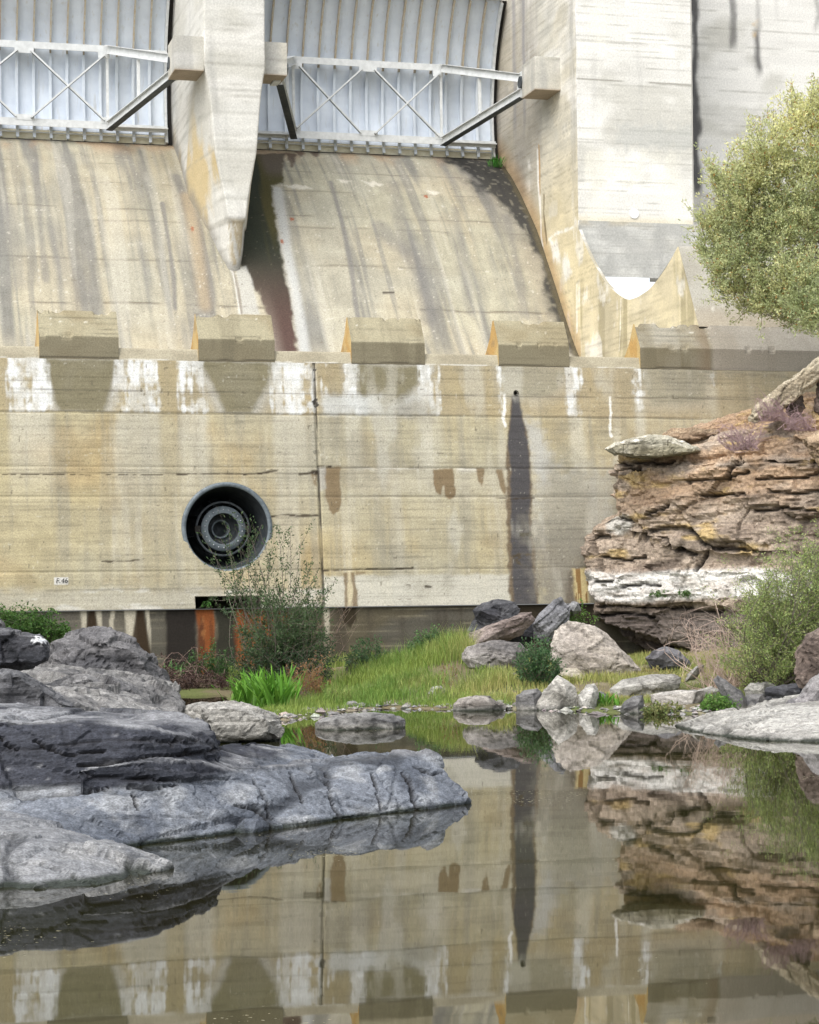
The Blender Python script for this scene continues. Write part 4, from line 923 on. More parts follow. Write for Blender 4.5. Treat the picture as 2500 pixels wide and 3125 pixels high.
def rock(name, label, hulls, vox=.05, pal=GREY, bed=(.12, -.1, 1), thick=.22, ledge=.05, lump=.06, size=.9, seed=1, tide=None, moss=False, paint=None, lichen_light=.35, group=None, parent=None, crack=.03, cat='rock', tidepal=None, fac=2.0, grooves=(), flat=True, layc=1.0, gw=5.0, gd=.055):
    me = rawmesh(hulls, vox); n = len(me.vertices)
    co = np.empty(n * 3); me.vertices.foreach_get('co', co); co = co.reshape(-1, 3)
    no = np.empty(n * 3); me.vertices.foreach_get('normal', no); no = no.reshape(-1, 3)
    b = np.array(bed, float); b /= np.linalg.norm(b); q = np.cross(b, [0, 1, 0]); q /= np.linalg.norm(q); r_ = np.cross(b, q)
    L = np.stack([co @ q, co @ r_, co @ b], 1)
    side = 1 - np.abs(no @ b)
    disp = (fbm3(co, .8 / size, 2, seed) - .5) * 1.2 * lump
    Lw = (L + (fbm3(L, .7 / size, 2, seed + 3)[:, None] - .5) * .5 * size) * np.array([1, 1, 1.9])
    f1, e1 = facets(Lw / (size * 1.15), seed + 100); f2, e2 = facets(Lw / (size * .42), seed + 200)
    disp += f1 * lump * fac + f2 * lump * fac * .42
    if vox > 0: f3, e3 = facets(Lw / (size * .17), seed + 300); disp += f3 * lump * fac * .15
    disp -= (1 - ss(.0, .035, e1)) * crack * .8 + (1 - ss(0, .03, e2)) * crack * .2
    disp *= 1.0
    for t, A, sd in ((thick, ledge, 7), (thick * .33, ledge * .45, 8)):
        h = L[:, 2] / t + 1.3 * fbm3(L * np.array([1, 1, .4]), .5 / size, 3, seed + sd) + .25 * fbm3(L, 2.2 / size, 3, seed + sd + 1)
        k = np.floor(h); f = h - k; rnd = _hash(k.astype(np.int64), k.astype(np.int64) * 0 + seed, np.floor(fbm3(L, .45 / size, 2, seed + 33) * 5).astype(np.int64), sd)
        rn2 = _hash((k + 1).astype(np.int64), k.astype(np.int64) * 0 + seed, np.floor(fbm3(L, .45 / size, 2, seed + 33) * 5).astype(np.int64), sd)
        s = ss(.82, 1, f); disp += (rnd * (1 - s) + rn2 * s - .5) * 2 * A * (.25 + .75 * side) - (1 - ss(0, .12, np.minimum(f, 1 - f))) * A * .35 * side
    # bedding planes opened into thin dark crevices
    hb = L[:, 2] / (thick * 1.4) + 1.1 * fbm3(L * np.array([1, 1, .4]), .5 / size, 3, seed + 40) + .2 * fbm3(L, 2.2 / size, 3, seed + 41); fb_ = np.abs(hb - np.round(hb))
    lay = (1 - ss(.015, .06, fb_)) * ss(.50, .62, fbm3(L * np.array([1, 1, .3]), .9 / size, 3, seed + 42)) * side * layc; disp -= lay * crack * 1.3
    # joints: cracks along cell borders
    vor = np.abs(fbm3(L * np.array([1, 1, .55]), .55 / size, 3, seed + 60) - .5); ck = 1 - ss(.004, .022, vor); disp -= ck * crack
    vor2 = np.abs(fbm3(L * np.array([1, 1, .7]), 1.3 / size, 2, seed + 70) - .5); ck2 = 1 - ss(.004, .02, vor2); disp -= ck2 * crack * .5
    disp += (fbm3(co, 6 / size, 3, seed + 5) - .5) * lump * .45
    gm = np.zeros(n)
    if grooves:
        q_ = co - EYE; Dq = q_ @ FWD; U1 = PU + FPX * (q_ @ RT) / Dq; V1 = PV - FPX * (q_ @ UP) / Dq
        U1 = U1 + (fbm3(co, 3.0, 3, seed + 90) - .5) * 14; V1 = V1 + (fbm3(co, 3.0, 3, seed + 91) - .5) * 12
        for G in grooves:
            wv = gw * (1.6 if len(G) > 5 else 1.0); gm = np.maximum(gm, 1 - ss(wv * .35, wv, linedist(U1, V1, np.array(G, float))))
        gm *= ((no @ FWD) < .35); disp -= gm * gd
    co2 = co + no * disp[:, None]
    me.vertices.foreach_set('co', co2.ravel()); me.update()
    me.vertices.foreach_get('normal', no.ravel()) if False else None
    m1 = fbm3(L * np.array([.6, .6, 2.2]), 1.1 / size, 5, seed + 80); m2_ = fbm3(co, .6 / size, 4, seed + 81)
    c = np.ones((n, 3)) * np.array(pal['b']); c = mixc(c, pal['a'], ss(.42, .66, m1) * .9); c = mixc(c, pal['c'], ss(.48, .72, m2_) * .85)
    fin = fbm3(L * np.array([1, 1, 2.2]), 8, 3, seed + 82); c = c * (.70 + .60 * fin)[:, None]; sp = vn3(co[:, 0] * 16, co[:, 1] * 16, co[:, 2] * 16, seed + 88); c = mixc(c, np.array(pal['c']) * 1.5, ss(.86, .95, sp) * .5)
    # upward faces painted paler: sky light put into the colour, with some lichen
    c = mixc(c, np.array(pal['c']) * 1.25, ss(.55, .95, no @ UPZ) * lichen_light * ss(.3, .6, fbm3(co, 1.8, 4, seed + 83)))
    ed = np.maximum(1 - ss(0, .03, e1), .6 * (1 - ss(0, .025, e2))); c = mixc(c, np.array(pal['a']) * .4, np.maximum(np.maximum(ck, ck2 * .6), ed) * .6)
    if tide is not None:
        tp = tidepal or PALE
        tn = co2[:, 2] + (fbm3(co, 1.6, 4, seed + 84) - .5) * .12
        tc = np.ones((n, 3)) * np.array(tp['b']); tc = mixc(tc, tp['a'], ss(.45, .7, fbm3(co, 1.5, 5, seed + 85)) * .75); tc = mixc(tc, tp['c'], ss(.5, .7, fbm3(co * np.array([1, 1, 2.]), 2.6, 4, seed + 86)) * .7); tc = mixc(tc, np.array(tp['a']) * .35, np.maximum(ck, ck2 * .6) * .7)
        c = mixc(c, np.zeros(3), (1 - ss(tide - .04, tide + .05, tn)) * 1.0) * 1.0
        m = (1 - ss(tide - .04, tide + .05, tn)); c = c * (1 - m[:, None]) + tc * m[:, None] if m.max() > 0 else c
        # wet algae line at the water
        c = mixc(c, (.012, .018, .010), (1 - ss(.02, .05, co2[:, 2] + (fbm3(co, 2.5, 3, seed + 87) - .5) * .05)) * .9)
    if paint is not None: c = paint(co2, no, c)
    c = mixc(c, (.012, .010, .009), np.maximum(gm, lay * .8) * .85)
    setcol(me, c); me.polygons.foreach_set('use_smooth', [not flat] * len(me.polygons)); me.materials.clear()
    me.name = name
    o = link(name, me, M_ROCK, parent)
    if parent is None: setprops(o, label, cat, group)
    return o
def pt3(u, v, D): return atD(u, v, D)
def blob(outline, D, depth, bulge=.3, sc=.62, back=.8, dz=0):
    a = np.array(outline, float); m = a.mean(0); P = []
    for u, v in a: P.append(atD(u, v, D))
    for u, v in m + (a - m) * sc: P.append(atD(u, v, D - bulge))
    for u, v in m + (a - m) * back: P.append(atD(u, v, D + depth))
    return P
def under(u, v, dz=-.4):                          # point of a waterline, carried below the surface
    p = atZ(u, v, 0.0); p[2] = dz; return p
# --- left outcrop
RA = [under(u, v) for u, v in ((-260, 2720), (0, 2716), (150, 2712), (300, 2702), (420, 2678), (512, 2650))] + [atZ(u, v, .0) for u, v in ((-260, 2720), (0, 2716), (150, 2712), (300, 2702), (420, 2678), (505, 2652))] + \
     [pt3(*q) for q in ((-260, 2430, 20.3), (0, 2482, 19.6), (70, 2492, 19.5), (150, 2520, 19.2), (260, 2546, 19.0), (310, 2588, 18.9), (400, 2620, 18.7), (470, 2636, 18.6), (100, 2575, 18.0), (-150, 2540, 18.2), (250, 2610, 18.2))]
rock('flat_rock', 'pale grey rock slab dipping into the water at the lower left corner', [RA], .03, GREY, (.1, .25, 1), .3, .02, .035, 1.0, 11, tide=.9, lichen_light=.1, cat='rock', tidepal=dict(a=(.10, .107, .12), b=(.20, .205, .212), c=(.30, .30, .295)))
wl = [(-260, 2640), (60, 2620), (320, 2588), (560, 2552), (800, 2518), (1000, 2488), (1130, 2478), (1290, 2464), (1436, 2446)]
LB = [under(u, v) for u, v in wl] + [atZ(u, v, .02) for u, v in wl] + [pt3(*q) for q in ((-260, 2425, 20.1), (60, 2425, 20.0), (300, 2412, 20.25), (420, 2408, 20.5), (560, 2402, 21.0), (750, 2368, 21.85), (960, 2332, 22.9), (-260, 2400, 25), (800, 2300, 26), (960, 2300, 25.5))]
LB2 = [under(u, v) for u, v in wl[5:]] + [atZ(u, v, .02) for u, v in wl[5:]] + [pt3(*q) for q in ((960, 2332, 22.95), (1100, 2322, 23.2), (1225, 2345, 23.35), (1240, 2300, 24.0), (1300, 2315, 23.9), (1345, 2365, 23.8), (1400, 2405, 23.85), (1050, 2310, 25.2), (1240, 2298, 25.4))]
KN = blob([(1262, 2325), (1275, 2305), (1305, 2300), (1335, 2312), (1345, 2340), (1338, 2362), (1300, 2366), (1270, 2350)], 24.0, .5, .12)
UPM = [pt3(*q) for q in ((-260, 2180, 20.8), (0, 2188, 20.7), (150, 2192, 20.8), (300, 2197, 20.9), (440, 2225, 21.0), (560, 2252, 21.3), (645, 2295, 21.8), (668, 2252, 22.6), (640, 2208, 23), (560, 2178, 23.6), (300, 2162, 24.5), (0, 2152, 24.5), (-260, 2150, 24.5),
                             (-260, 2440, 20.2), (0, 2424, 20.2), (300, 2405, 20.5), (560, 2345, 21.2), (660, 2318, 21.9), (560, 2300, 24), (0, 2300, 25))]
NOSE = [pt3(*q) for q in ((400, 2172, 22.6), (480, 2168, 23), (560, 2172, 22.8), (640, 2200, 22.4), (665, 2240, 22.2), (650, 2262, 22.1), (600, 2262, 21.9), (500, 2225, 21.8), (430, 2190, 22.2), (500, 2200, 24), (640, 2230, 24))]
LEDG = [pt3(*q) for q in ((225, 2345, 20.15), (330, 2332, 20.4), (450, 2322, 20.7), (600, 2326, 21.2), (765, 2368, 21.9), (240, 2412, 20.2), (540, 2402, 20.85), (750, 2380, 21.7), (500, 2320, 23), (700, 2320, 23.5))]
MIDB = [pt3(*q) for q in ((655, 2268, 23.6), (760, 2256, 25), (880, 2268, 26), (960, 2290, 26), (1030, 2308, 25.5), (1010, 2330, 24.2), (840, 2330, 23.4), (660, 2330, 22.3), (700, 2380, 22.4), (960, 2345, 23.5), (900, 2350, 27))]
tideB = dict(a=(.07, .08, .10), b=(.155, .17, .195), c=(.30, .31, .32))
rock('bedrock_ledge', 'long dark layered rock ledge with a pale blue grey foot reaching into the water', [LB, LB2, KN, UPM, NOSE, LEDG, MIDB], .035, dict(a=(.018, .020, .028), b=(.038, .041, .052), c=(.19, .193, .20)), (.05, .16, 1), .30, .05, .035, 1.6, 21, tide=.52, lichen_light=.9, crack=.03, tidepal=tideB, fac=2.4, grooves=[[(0, 2246), (23, 2278), (52, 2284)], [(406, 2417), (417, 2446), (423, 2470)], [(713, 2464), (783, 2470), (812, 2487), (814, 2539)], [(754, 2362), (777, 2388), (794, 2429), (829, 2493)], [(996, 2355), (1007, 2425), (1025, 2471), (1045, 2488)], [(1132, 2367), (1146, 2413), (1164, 2465)],
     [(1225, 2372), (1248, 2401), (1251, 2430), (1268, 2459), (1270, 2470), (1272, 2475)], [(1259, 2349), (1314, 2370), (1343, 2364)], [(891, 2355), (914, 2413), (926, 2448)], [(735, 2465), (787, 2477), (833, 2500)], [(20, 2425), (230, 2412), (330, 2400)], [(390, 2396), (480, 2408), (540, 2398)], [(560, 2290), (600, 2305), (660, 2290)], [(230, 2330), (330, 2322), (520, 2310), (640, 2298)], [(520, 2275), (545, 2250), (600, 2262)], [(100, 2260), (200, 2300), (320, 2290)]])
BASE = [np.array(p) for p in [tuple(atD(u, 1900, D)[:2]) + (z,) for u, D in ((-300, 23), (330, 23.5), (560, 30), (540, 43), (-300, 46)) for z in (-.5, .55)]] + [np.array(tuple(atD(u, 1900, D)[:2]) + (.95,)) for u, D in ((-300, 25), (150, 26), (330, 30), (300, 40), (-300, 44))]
rock('bedrock_shelf', 'low grey shelf of bedrock between the dark ledge and the rounded boulder', [BASE], .06, GREY, (.0, .1, 1), .3, .06, .10, 1.2, 31, tide=.5, lichen_light=.6)
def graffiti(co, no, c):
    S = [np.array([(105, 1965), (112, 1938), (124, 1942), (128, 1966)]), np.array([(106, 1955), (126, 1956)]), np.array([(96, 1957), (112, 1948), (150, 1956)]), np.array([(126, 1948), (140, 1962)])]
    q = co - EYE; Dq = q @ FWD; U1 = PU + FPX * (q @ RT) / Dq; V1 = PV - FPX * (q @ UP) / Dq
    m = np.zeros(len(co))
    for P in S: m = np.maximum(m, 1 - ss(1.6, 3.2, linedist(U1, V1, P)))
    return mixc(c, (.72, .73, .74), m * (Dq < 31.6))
rock('angular_boulder', 'dark angular boulder at the left edge with a white painted scribble', [blob([(-120, 1925), (0, 1922), (60, 1925), (130, 1935), (152, 1960), (158, 2000), (150, 2022), (120, 2036), (0, 2034), (-120, 2036)], 31, 2.2, .25, .8)], .035, DARK, (.1, .3, 1), .3, .03, .05, .9, 41, paint=graffiti, lichen_light=.5)
rock('rounded_boulder', 'big rounded dark grey boulder in front of the streaked dam foot', [blob([(145, 2010), (165, 1962), (215, 1935), (262, 1917), (335, 1923), (405, 1948), (462, 1990), (492, 2032), (522, 2078), (546, 2128), (552, 2165), (350, 2180), (150, 2160)], 44.5, 2.2, .9, .66)], .05, dict(a=(.06, .06, .066), b=(.115, .112, .115), c=(.19, .185, .185)), (.1, .35, 1), .3, .05, .07, 1.1, 51, tide=.48, lichen_light=.4)
rock('dark_boulder', 'broad dark boulder below the painted one at the left edge', [blob([(-140, 2060), (0, 2050), (60, 2055), (130, 2090), (200, 2130), (235, 2150), (230, 2178), (0, 2190), (-140, 2190)], 26.5, 2.5, .3, .8)], .035, DARK, (.1, .25, 1), .28, .04, .05, .9, 61, lichen_light=.6)
rock('wedge_rock', 'flat topped wedge of rock in front of the rounded boulder', [blob([(110, 2108), (215, 2062), (262, 2048), (330, 2075), (400, 2105), (428, 2130), (420, 2150), (280, 2152), (150, 2140)], 33, 1.8, .3, .7)], .035, dict(a=(.05, .05, .056), b=(.11, .108, .11), c=(.26, .255, .25)), (.2, .3, 1), .22, .05, .05, .8, 71, lichen_light=.8)
rock('broken_slab', 'low broken slab lying at the foot of the wedge rock', [blob([(190, 2112), (260, 2108), (330, 2125), (390, 2140), (420, 2165), (330, 2172), (220, 2160)], 30.5, 1.4, .2, .7)], .035, dict(a=(.05, .05, .056), b=(.12, .12, .12), c=(.26, .255, .25)), (.1, .2, 1), .2, .04, .04, .8, 75, lichen_light=.7)
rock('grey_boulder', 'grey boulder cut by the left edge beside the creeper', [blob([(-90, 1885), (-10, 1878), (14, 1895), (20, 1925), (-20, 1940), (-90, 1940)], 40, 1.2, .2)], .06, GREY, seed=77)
rock('pale_boulder', 'smooth pale boulder at the water behind the dark ledge', [blob([(556, 2172), (590, 2150), (640, 2141), (710, 2142), (790, 2158), (846, 2182), (868, 2212), (864, 2252), (830, 2275), (650, 2275), (560, 2240)], 33.6, 2.6, .35, .66)], .04, PALE, (.1, .3, 1), .3, .025, .05, 1.0, 81, tide=.06, lichen_light=.1, crack=.02)
# --- stones along the far bank
def shore(name, label, outline, pal=PALE, depth=1.0, seed=1, vox=.045, base=None, bulge=.25, sc=.62, group=None, bed=(.3, .2, 1), ledge=.018, lump=.03, D=None, tide=.08, lichen_light=.3, thick=.2, crack=.014):
    vb = base or max(v for u, v in outline); uc = np.mean([u for u, v in outline])
    if D == 'bank': D = bankD(uc, vb - 3)
    D = D or 2.4 * FPX / (vb - (PV - .012 * (uc - PU)))
    o2 = list(outline); lo = max(v for u, v in outline)
    rg = np.random.default_rng(seed); a = np.array(outline, float); m = a.mean(0); P = [atD(u, v, D) for u, v in a]
    for u, v in (m + (a - m) * rg.uniform(.25, .8, (len(a), 1)))[::2]: P.append(atD(u, v, D - bulge * rg.uniform(.5, 1.1)))
    for u, v in m + (a - m) * .8: P.append(atD(u, v, D + depth))
    P += [np.array([p[0], p[1], min(p[2], 0) - .2]) for p in P if p[2] < .25]
    return rock(name, label, [P], -vox, pal, bed, thick, ledge, lump, .8, seed, tide=tide, group=group, lichen_light=lichen_light, crack=crack, fac=1.3, layc=.6)
shore('flat_rock', 'flat grey rock lying alone in the green shallows', [(958, 2205), (985, 2192), (1050, 2182), (1140, 2176), (1200, 2180), (1236, 2196), (1238, 2206), (1150, 2216), (1050, 2222), (975, 2222)], GREY, 1.5, 101, sc=.9, bulge=.5, bed=(0, .05, 1), lump=.03)
shore('flat_rock', 'low grey brown slab at the grassy edge left of the pointed stone', [(1380, 2150), (1400, 2132), (1450, 2122), (1500, 2125), (1530, 2142), (1542, 2162), (1460, 2168), (1390, 2166)], dict(a=(.14, .125, .11), b=(.28, .255, .23), c=(.38, .36, .33)), 1.2, 102, bed=(0, .1, 1))
shore('pointed_stone', 'sharp pointed pale stone standing in the water, largest of the row', [(1626, 2155), (1650, 2120), (1680, 2085), (1702, 2061), (1735, 2080), (1758, 2098), (1764, 2130), (1750, 2160), (1690, 2166), (1640, 2165)], dict(a=(.22, .21, .185), b=(.37, .355, .32), c=(.46, .445, .41)), 1.0, 103, bed=(.5, .2, .8))
shore('grey_stone', 'grey stone leaning on the left of the pointed stone', [(1574, 2125), (1600, 2106), (1640, 2100), (1652, 2112), (1648, 2150), (1610, 2160), (1585, 2140)], GREY, .8, 104, base=2166)
shore('pale_stone', 'small pale stone just right of the pointed stone', [(1762, 2160), (1764, 2120), (1790, 2090), (1815, 2086), (1828, 2105), (1815, 2130), (1790, 2150), (1775, 2166)], PALE, .6, 105, bed=(.6, .2, .7))
shore('grey_stone', 'grey stone behind the small pale stone at the water', [(1798, 2160), (1805, 2130), (1830, 2110), (1856, 2118), (1850, 2148), (1830, 2162)], GREY, .6, 106, base=2160)
shore('wedge_stone', 'wedge shaped grey stone at the waterline below the long slab', [(1882, 2168), (1905, 2138), (1930, 2126), (1960, 2122), (1966, 2150), (1950, 2172), (1900, 2176)], GREY, .8, 107)
shore('long_slab', 'long pale slab tilted across the grass right of the pointed stone', [(1862, 2104), (1900, 2078), (1990, 2060), (2060, 2058), (2080, 2068), (2070, 2098), (2000, 2125), (1920, 2132), (1876, 2124)], PALE, 1.2, 108, D=43.0, bed=(-.1, .2, 1), sc=.9)
shore('long_slab', 'lower pale slab near the water on the right bank', [(1985, 2120), (2060, 2105), (2150, 2103), (2152, 2120), (2110, 2145), (2020, 2150)], dict(a=(.2, .185, .165), b=(.36, .34, .31), c=(.46, .44, .41)), .9, 109, D='bank', sc=.9)
shore('standing_flake', 'small upright flake of pale stone on the grass', [(1962 + 130, 2080), (2100, 2052), (2130, 2030), (2148, 2030), (2146, 2045), (2120, 2075)], PALE, .4, 110, D=43.2)
shore('leaning_stone', 'grey stone plank leaning down to the right at the water', [(2175, 2075), (2190, 2060), (2215, 2075), (2260, 2110), (2282, 2145), (2275, 2165), (2250, 2165), (2215, 2120)], GREY, .5, 111, D='bank', bed=(.8, .1, .6))
shore('pale_stone', 'pale flat stone tucked under the feathery shrub', [(2268, 2105), (2290, 2085), (2340, 2078), (2370, 2090), (2360, 2120), (2310, 2130), (2275, 2125)], PALE, .9, 112, D='bank')
shore('dark_boulder', 'blackish cracked boulder near the right edge above the long water slab', [(2330, 2140), (2345, 2105), (2400, 2085), (2470, 2075), (2485, 2110), (2470, 2150), (2400, 2162), (2345, 2165)], DARK, 1.0, 113, D='bank', ledge=.05)
shore('grey_stone', 'grey stone between the leaning plank and the dark boulder', [(2262, 2150), (2280, 2125), (2330, 2118), (2345, 2140), (2320, 2160), (2280, 2165)], GREY, .7, 114, D='bank')
shore('pale_stone', 'small pale stone on the bank beside the leaning plank', [(2130, 2110), (2170, 2098), (2205, 2105), (2200, 2125), (2150, 2128)], PALE, .5, 115, D='bank')
shore('tall_boulder', 'tall rusty brown boulder cut by the right edge', [(2420, 2060), (2428, 1990), (2460, 1930), (2520, 1895), (2640, 1880), (2640, 2110), (2500, 2110), (2440, 2095)], BROWN, 1.8, 116, D=38.2, bulge=.4, lump=.07)
shore('upright_slab', 'upright grey slab at the right edge in front of the tall boulder', [(2395, 2160), (2440, 2110), (2480, 2070), (2520, 2050), (2560, 2050), (2560, 2165), (2450, 2168)], dict(a=(.13, .125, .13), b=(.22, .21, .21), c=(.3, .29, .28)), .7, 117, D=36.0, bed=(.8, .1, .5))
RS = [under(u, v) for u, v in ((2060, 2212), (2130, 2232), (2230, 2248), (2350, 2258), (2500, 2262), (2700, 2268))] + [atZ(u, v, .02) for u, v in ((2058, 2212), (2130, 2232), (2230, 2248), (2350, 2258), (2500, 2262), (2700, 2268))] + [pt3(*q) for q in ((2075, 2205, 36), (2150, 2182, 36.5), (2260, 2160, 36.5), (2350, 2128, 36.8), (2450, 2118, 36.8), (2700, 2100, 36.8), (2300, 2200, 33.9), (2500, 2200, 33.2), (2700, 2195, 32.9))]
rock('water_slab', 'long smooth pale rock slab sloping into the water at the right edge', [RS], .04, PALE, (.05, .2, 1), .3, .03, .04, 1.0, 121, tide=.04, lichen_light=.15, tidepal=PALE)
# --- pile below the drain stain
shore('dark_boulder', 'dark angular block on top of the pile under the drain stain', [(1440, 1862), (1468, 1840), (1520, 1826), (1575, 1836), (1590, 1858), (1585, 1885), (1540, 1905), (1480, 1912), (1445, 1890)], DARK, .9, 131, D=52.0, ledge=.04)
shore('brown_slab', 'long reddish brown slab lying across the rock pile', [(1412, 1950), (1436, 1930), (1500, 1902), (1590, 1872), (1624, 1868), (1634, 1898), (1594, 1938), (1520, 1972), (1436, 1980)], dict(a=(.09, .07, .062), b=(.19, .15, .135), c=(.27, .225, .205)), .9, 132, D=50.8, bed=(-.35, .2, 1), ledge=.05)
shore('dark_boulder', 'dark stone filling the back of the rock pile below the top block', [(1425, 1925), (1450, 1880), (1560, 1880), (1640, 1890), (1650, 1950), (1560, 1990), (1440, 1985)], DARK, .8, 137, D=52.2)
shore('grey_boulder', 'blocky grey boulder at the bottom of the rock pile', [(1405, 2010), (1425, 1972), (1500, 1955), (1585, 1962), (1610, 1985), (1605, 2050), (1540, 2075), (1450, 2065)], dict(a=(.09, .085, .085), b=(.20, .185, .175), c=(.33, .31, .29)), 1.0, 133, D=47.6, ledge=.05)
shore('blue_grey_rock', 'tilted blue grey rock leaning on the brown slab', [(1620, 1905), (1648, 1868), (1688, 1832), (1712, 1822), (1746, 1848), (1740, 1900), (1700, 1940), (1665, 1965), (1628, 1950)], dict(a=(.06, .062, .07), b=(.14, .142, .155), c=(.24, .24, .25)), .8, 134, D=51.8, bed=(-.7, .2, .7), ledge=.05)
shore('blue_grey_rock', 'small blue grey block right of the tilted rock', [(1728, 1850), (1745, 1835), (1765, 1840), (1772, 1862), (1750, 1878), (1732, 1872)], dict(a=(.07, .07, .08), b=(.16, .16, .17), c=(.26, .26, .26)), .5, 135, D=52.2)
shore('triangular_boulder', 'large pale brown triangular boulder below the cliff', [(1675, 2000), (1695, 1925), (1735, 1895), (1800, 1905), (1850, 1935), (1895, 1985), (1955, 2040), (1945, 2090), (1800, 2110), (1700, 2080)], dict(a=(.20, .175, .15), b=(.33, .295, .255), c=(.42, .38, .34)), 1.6, 136, D=46.6, bulge=.5, sc=.55, lump=.05, ledge=.025)
shore('dark_boulder', 'dark faceted boulder right of the triangular one', [(1968, 2010), (1990, 1985), (2030, 1972), (2070, 1985), (2105, 2015), (2112, 2035), (2050, 2048), (1985, 2045)], dict(a=(.06, .06, .066), b=(.125, .122, .13), c=(.21, .205, .21)), .9, 138, D='bank')
shore('pale_stone', 'pale yellow stone at the foot of the triangular boulder', [(1700, 2065), (1720, 2042), (1760, 2040), (1795, 2058), (1790, 2078), (1730, 2080)], dict(a=(.28, .25, .19), b=(.42, .38, .30), c=(.5, .47, .4)), .7, 139, D='bank')
for i, (u, v, w_, h_, lb) in enumerate(((1020, 2118, 20, 15, 'small round grey stone in the grass above the fern clump'), (1075, 2150, 24, 12, 'flattish stone at the grass edge near the lone flat rock'), (990, 2146, 20, 9, 'low grey stone near the bright green clump'), (1240, 2155, 18, 9, 'little grey stone at the middle of the grass edge'),
                                      (880, 2182, 30, 10, 'flat stone in the shallows by the bright green clump'), (1335, 2105, 30, 16, 'patch of pale gravelly stone in the dry grass'), (1560, 2062, 28, 12, 'pale flat stone in the dry grass below the rock pile'), (1230, 2120, 12, 7, 'tiny stone high in the middle of the grass'))):
    shore('small_stone', lb, [(u - w_, v + h_ * .5), (u - w_ * .5, v - h_ * .6), (u + w_ * .3, v - h_ * .8), (u + w_, v), (u + w_ * .7, v + h_), (u - w_ * .4, v + h_)], GREY if i != 5 else PALE, .4, 150 + i, vox=.03, D='bank', bulge=.1)
# --- right cliff
def fD(u): return float(np.interp(u, [1790, 1900, 2050, 2200, 2500, 2800], [55.2, 54.6, 53.6, 52.6, 51.0, 49.6]))
def layer(front, off=0, depth=5.0):
    P = []
    for u, v in front: P.append(atD(u, v, fD(u) + off)); P.append(atD(u, v, fD(u) + off + (depth if u > 1950 else 1.2)))
    return P
LY = [layer([(1816, 1832), (1812, 1862), (1822, 1890), (1870, 1908), (2000, 1940), (2150, 1990), (2800, 2060), (2800, 1820)], .0),
      layer([(1835, 1890), (1850, 1905), (1990, 1990), (2200, 2010), (2800, 2160), (2800, 1900)], 1.4, 4),
      layer([(1797, 1752), (1800, 1795), (1815, 1832), (1840, 1838), (2300, 1850), (2800, 1850), (2800, 1730), (1830, 1742)], -.22),
      layer([(1805, 1600), (1798, 1650), (1790, 1700), (1796, 1752), (2300, 1760), (2800, 1740), (2800, 1560), (1870, 1565)], .10),
      layer([(1872, 1560), (1868, 1600), (1885, 1625), (2100, 1650), (2200, 1700), (2800, 1680), (2800, 1400), (2300, 1395), (1900, 1448)], -.10),
      layer([(1905, 1396), (1888, 1440), (1895, 1462), (2300, 1500), (2800, 1450), (2800, 1300), (2300, 1335), (2050, 1375)], .35),
      layer([(1960, 1392), (2140, 1345), (2300, 1310), (2500, 1270), (2800, 1180), (2800, 1340), (2300, 1400), (2000, 1410)], 1.2, 4),
      layer([(2020, 1330), (2060, 1318), (2150, 1312), (2300, 1285), (2500, 1240), (2800, 1120), (2800, 1300), (2300, 1350), (2060, 1350)], 2.6, 3)]
def cliffpaint(co, no, c):
    # lime-white band left by a former water level
    n = fbm3(co, .8, 4, 601); z = co[:, 2] + (n - .5) * .35
    zt, zb = atD(2000, 1742, 53.9)[2], atD(2000, 1835, 53.9)[2]
    m = ss(zb - .06, zb + .08, z) * (1 - ss(zt - .06, zt + .06, z)) * (.55 + .45 * ss(.3, .55, fbm3(co * np.array([1, 1, 3.]), 1.5, 4, 602)))
    c = mixc(c, (.60, .59, .56), m * .92)
    # ochre weathering higher up, grey lower
    up = ss(atD(2000, 1640, 53.9)[2], atD(2000, 1450, 53.9)[2], co[:, 2] + (fbm3(co, .7, 3, 603) - .5) * 1.2)
    c = mixc(c, (.41, .28, .175), up * ss(.35, .6, fbm3(co * np.array([.7, .7, 2.4]), 1.3, 4, 604)) * .75)
    c = mixc(c, (.50, .36, .14), ss(.60, .74, fbm3(co * np.array([1, 1, 3.]), 1.1, 4, 605)) * .65 * ss(atD(2000, 1740, 54)[2], atD(2000, 1690, 54)[2], co[:, 2]))
    lo = 1 - ss(atD(2000, 1850, 54)[2] - .25, atD(2000, 1850, 54)[2], co[:, 2]); c = mixc(c, (.085, .070, .064), lo * .85)
    c = mixc(c, (.55, .54, .50), blobm(co, 1895, 1600, .30) * .8)
    return c
def blobm(co, u, v, r):
    p = atD(u, v, fD(u)); return 1 - ss(r * .6, r, np.linalg.norm((co - p) * np.array([1, .35, 1]), axis=1) + (fbm3(co, 3, 3, 9) - .5) * r * .6)
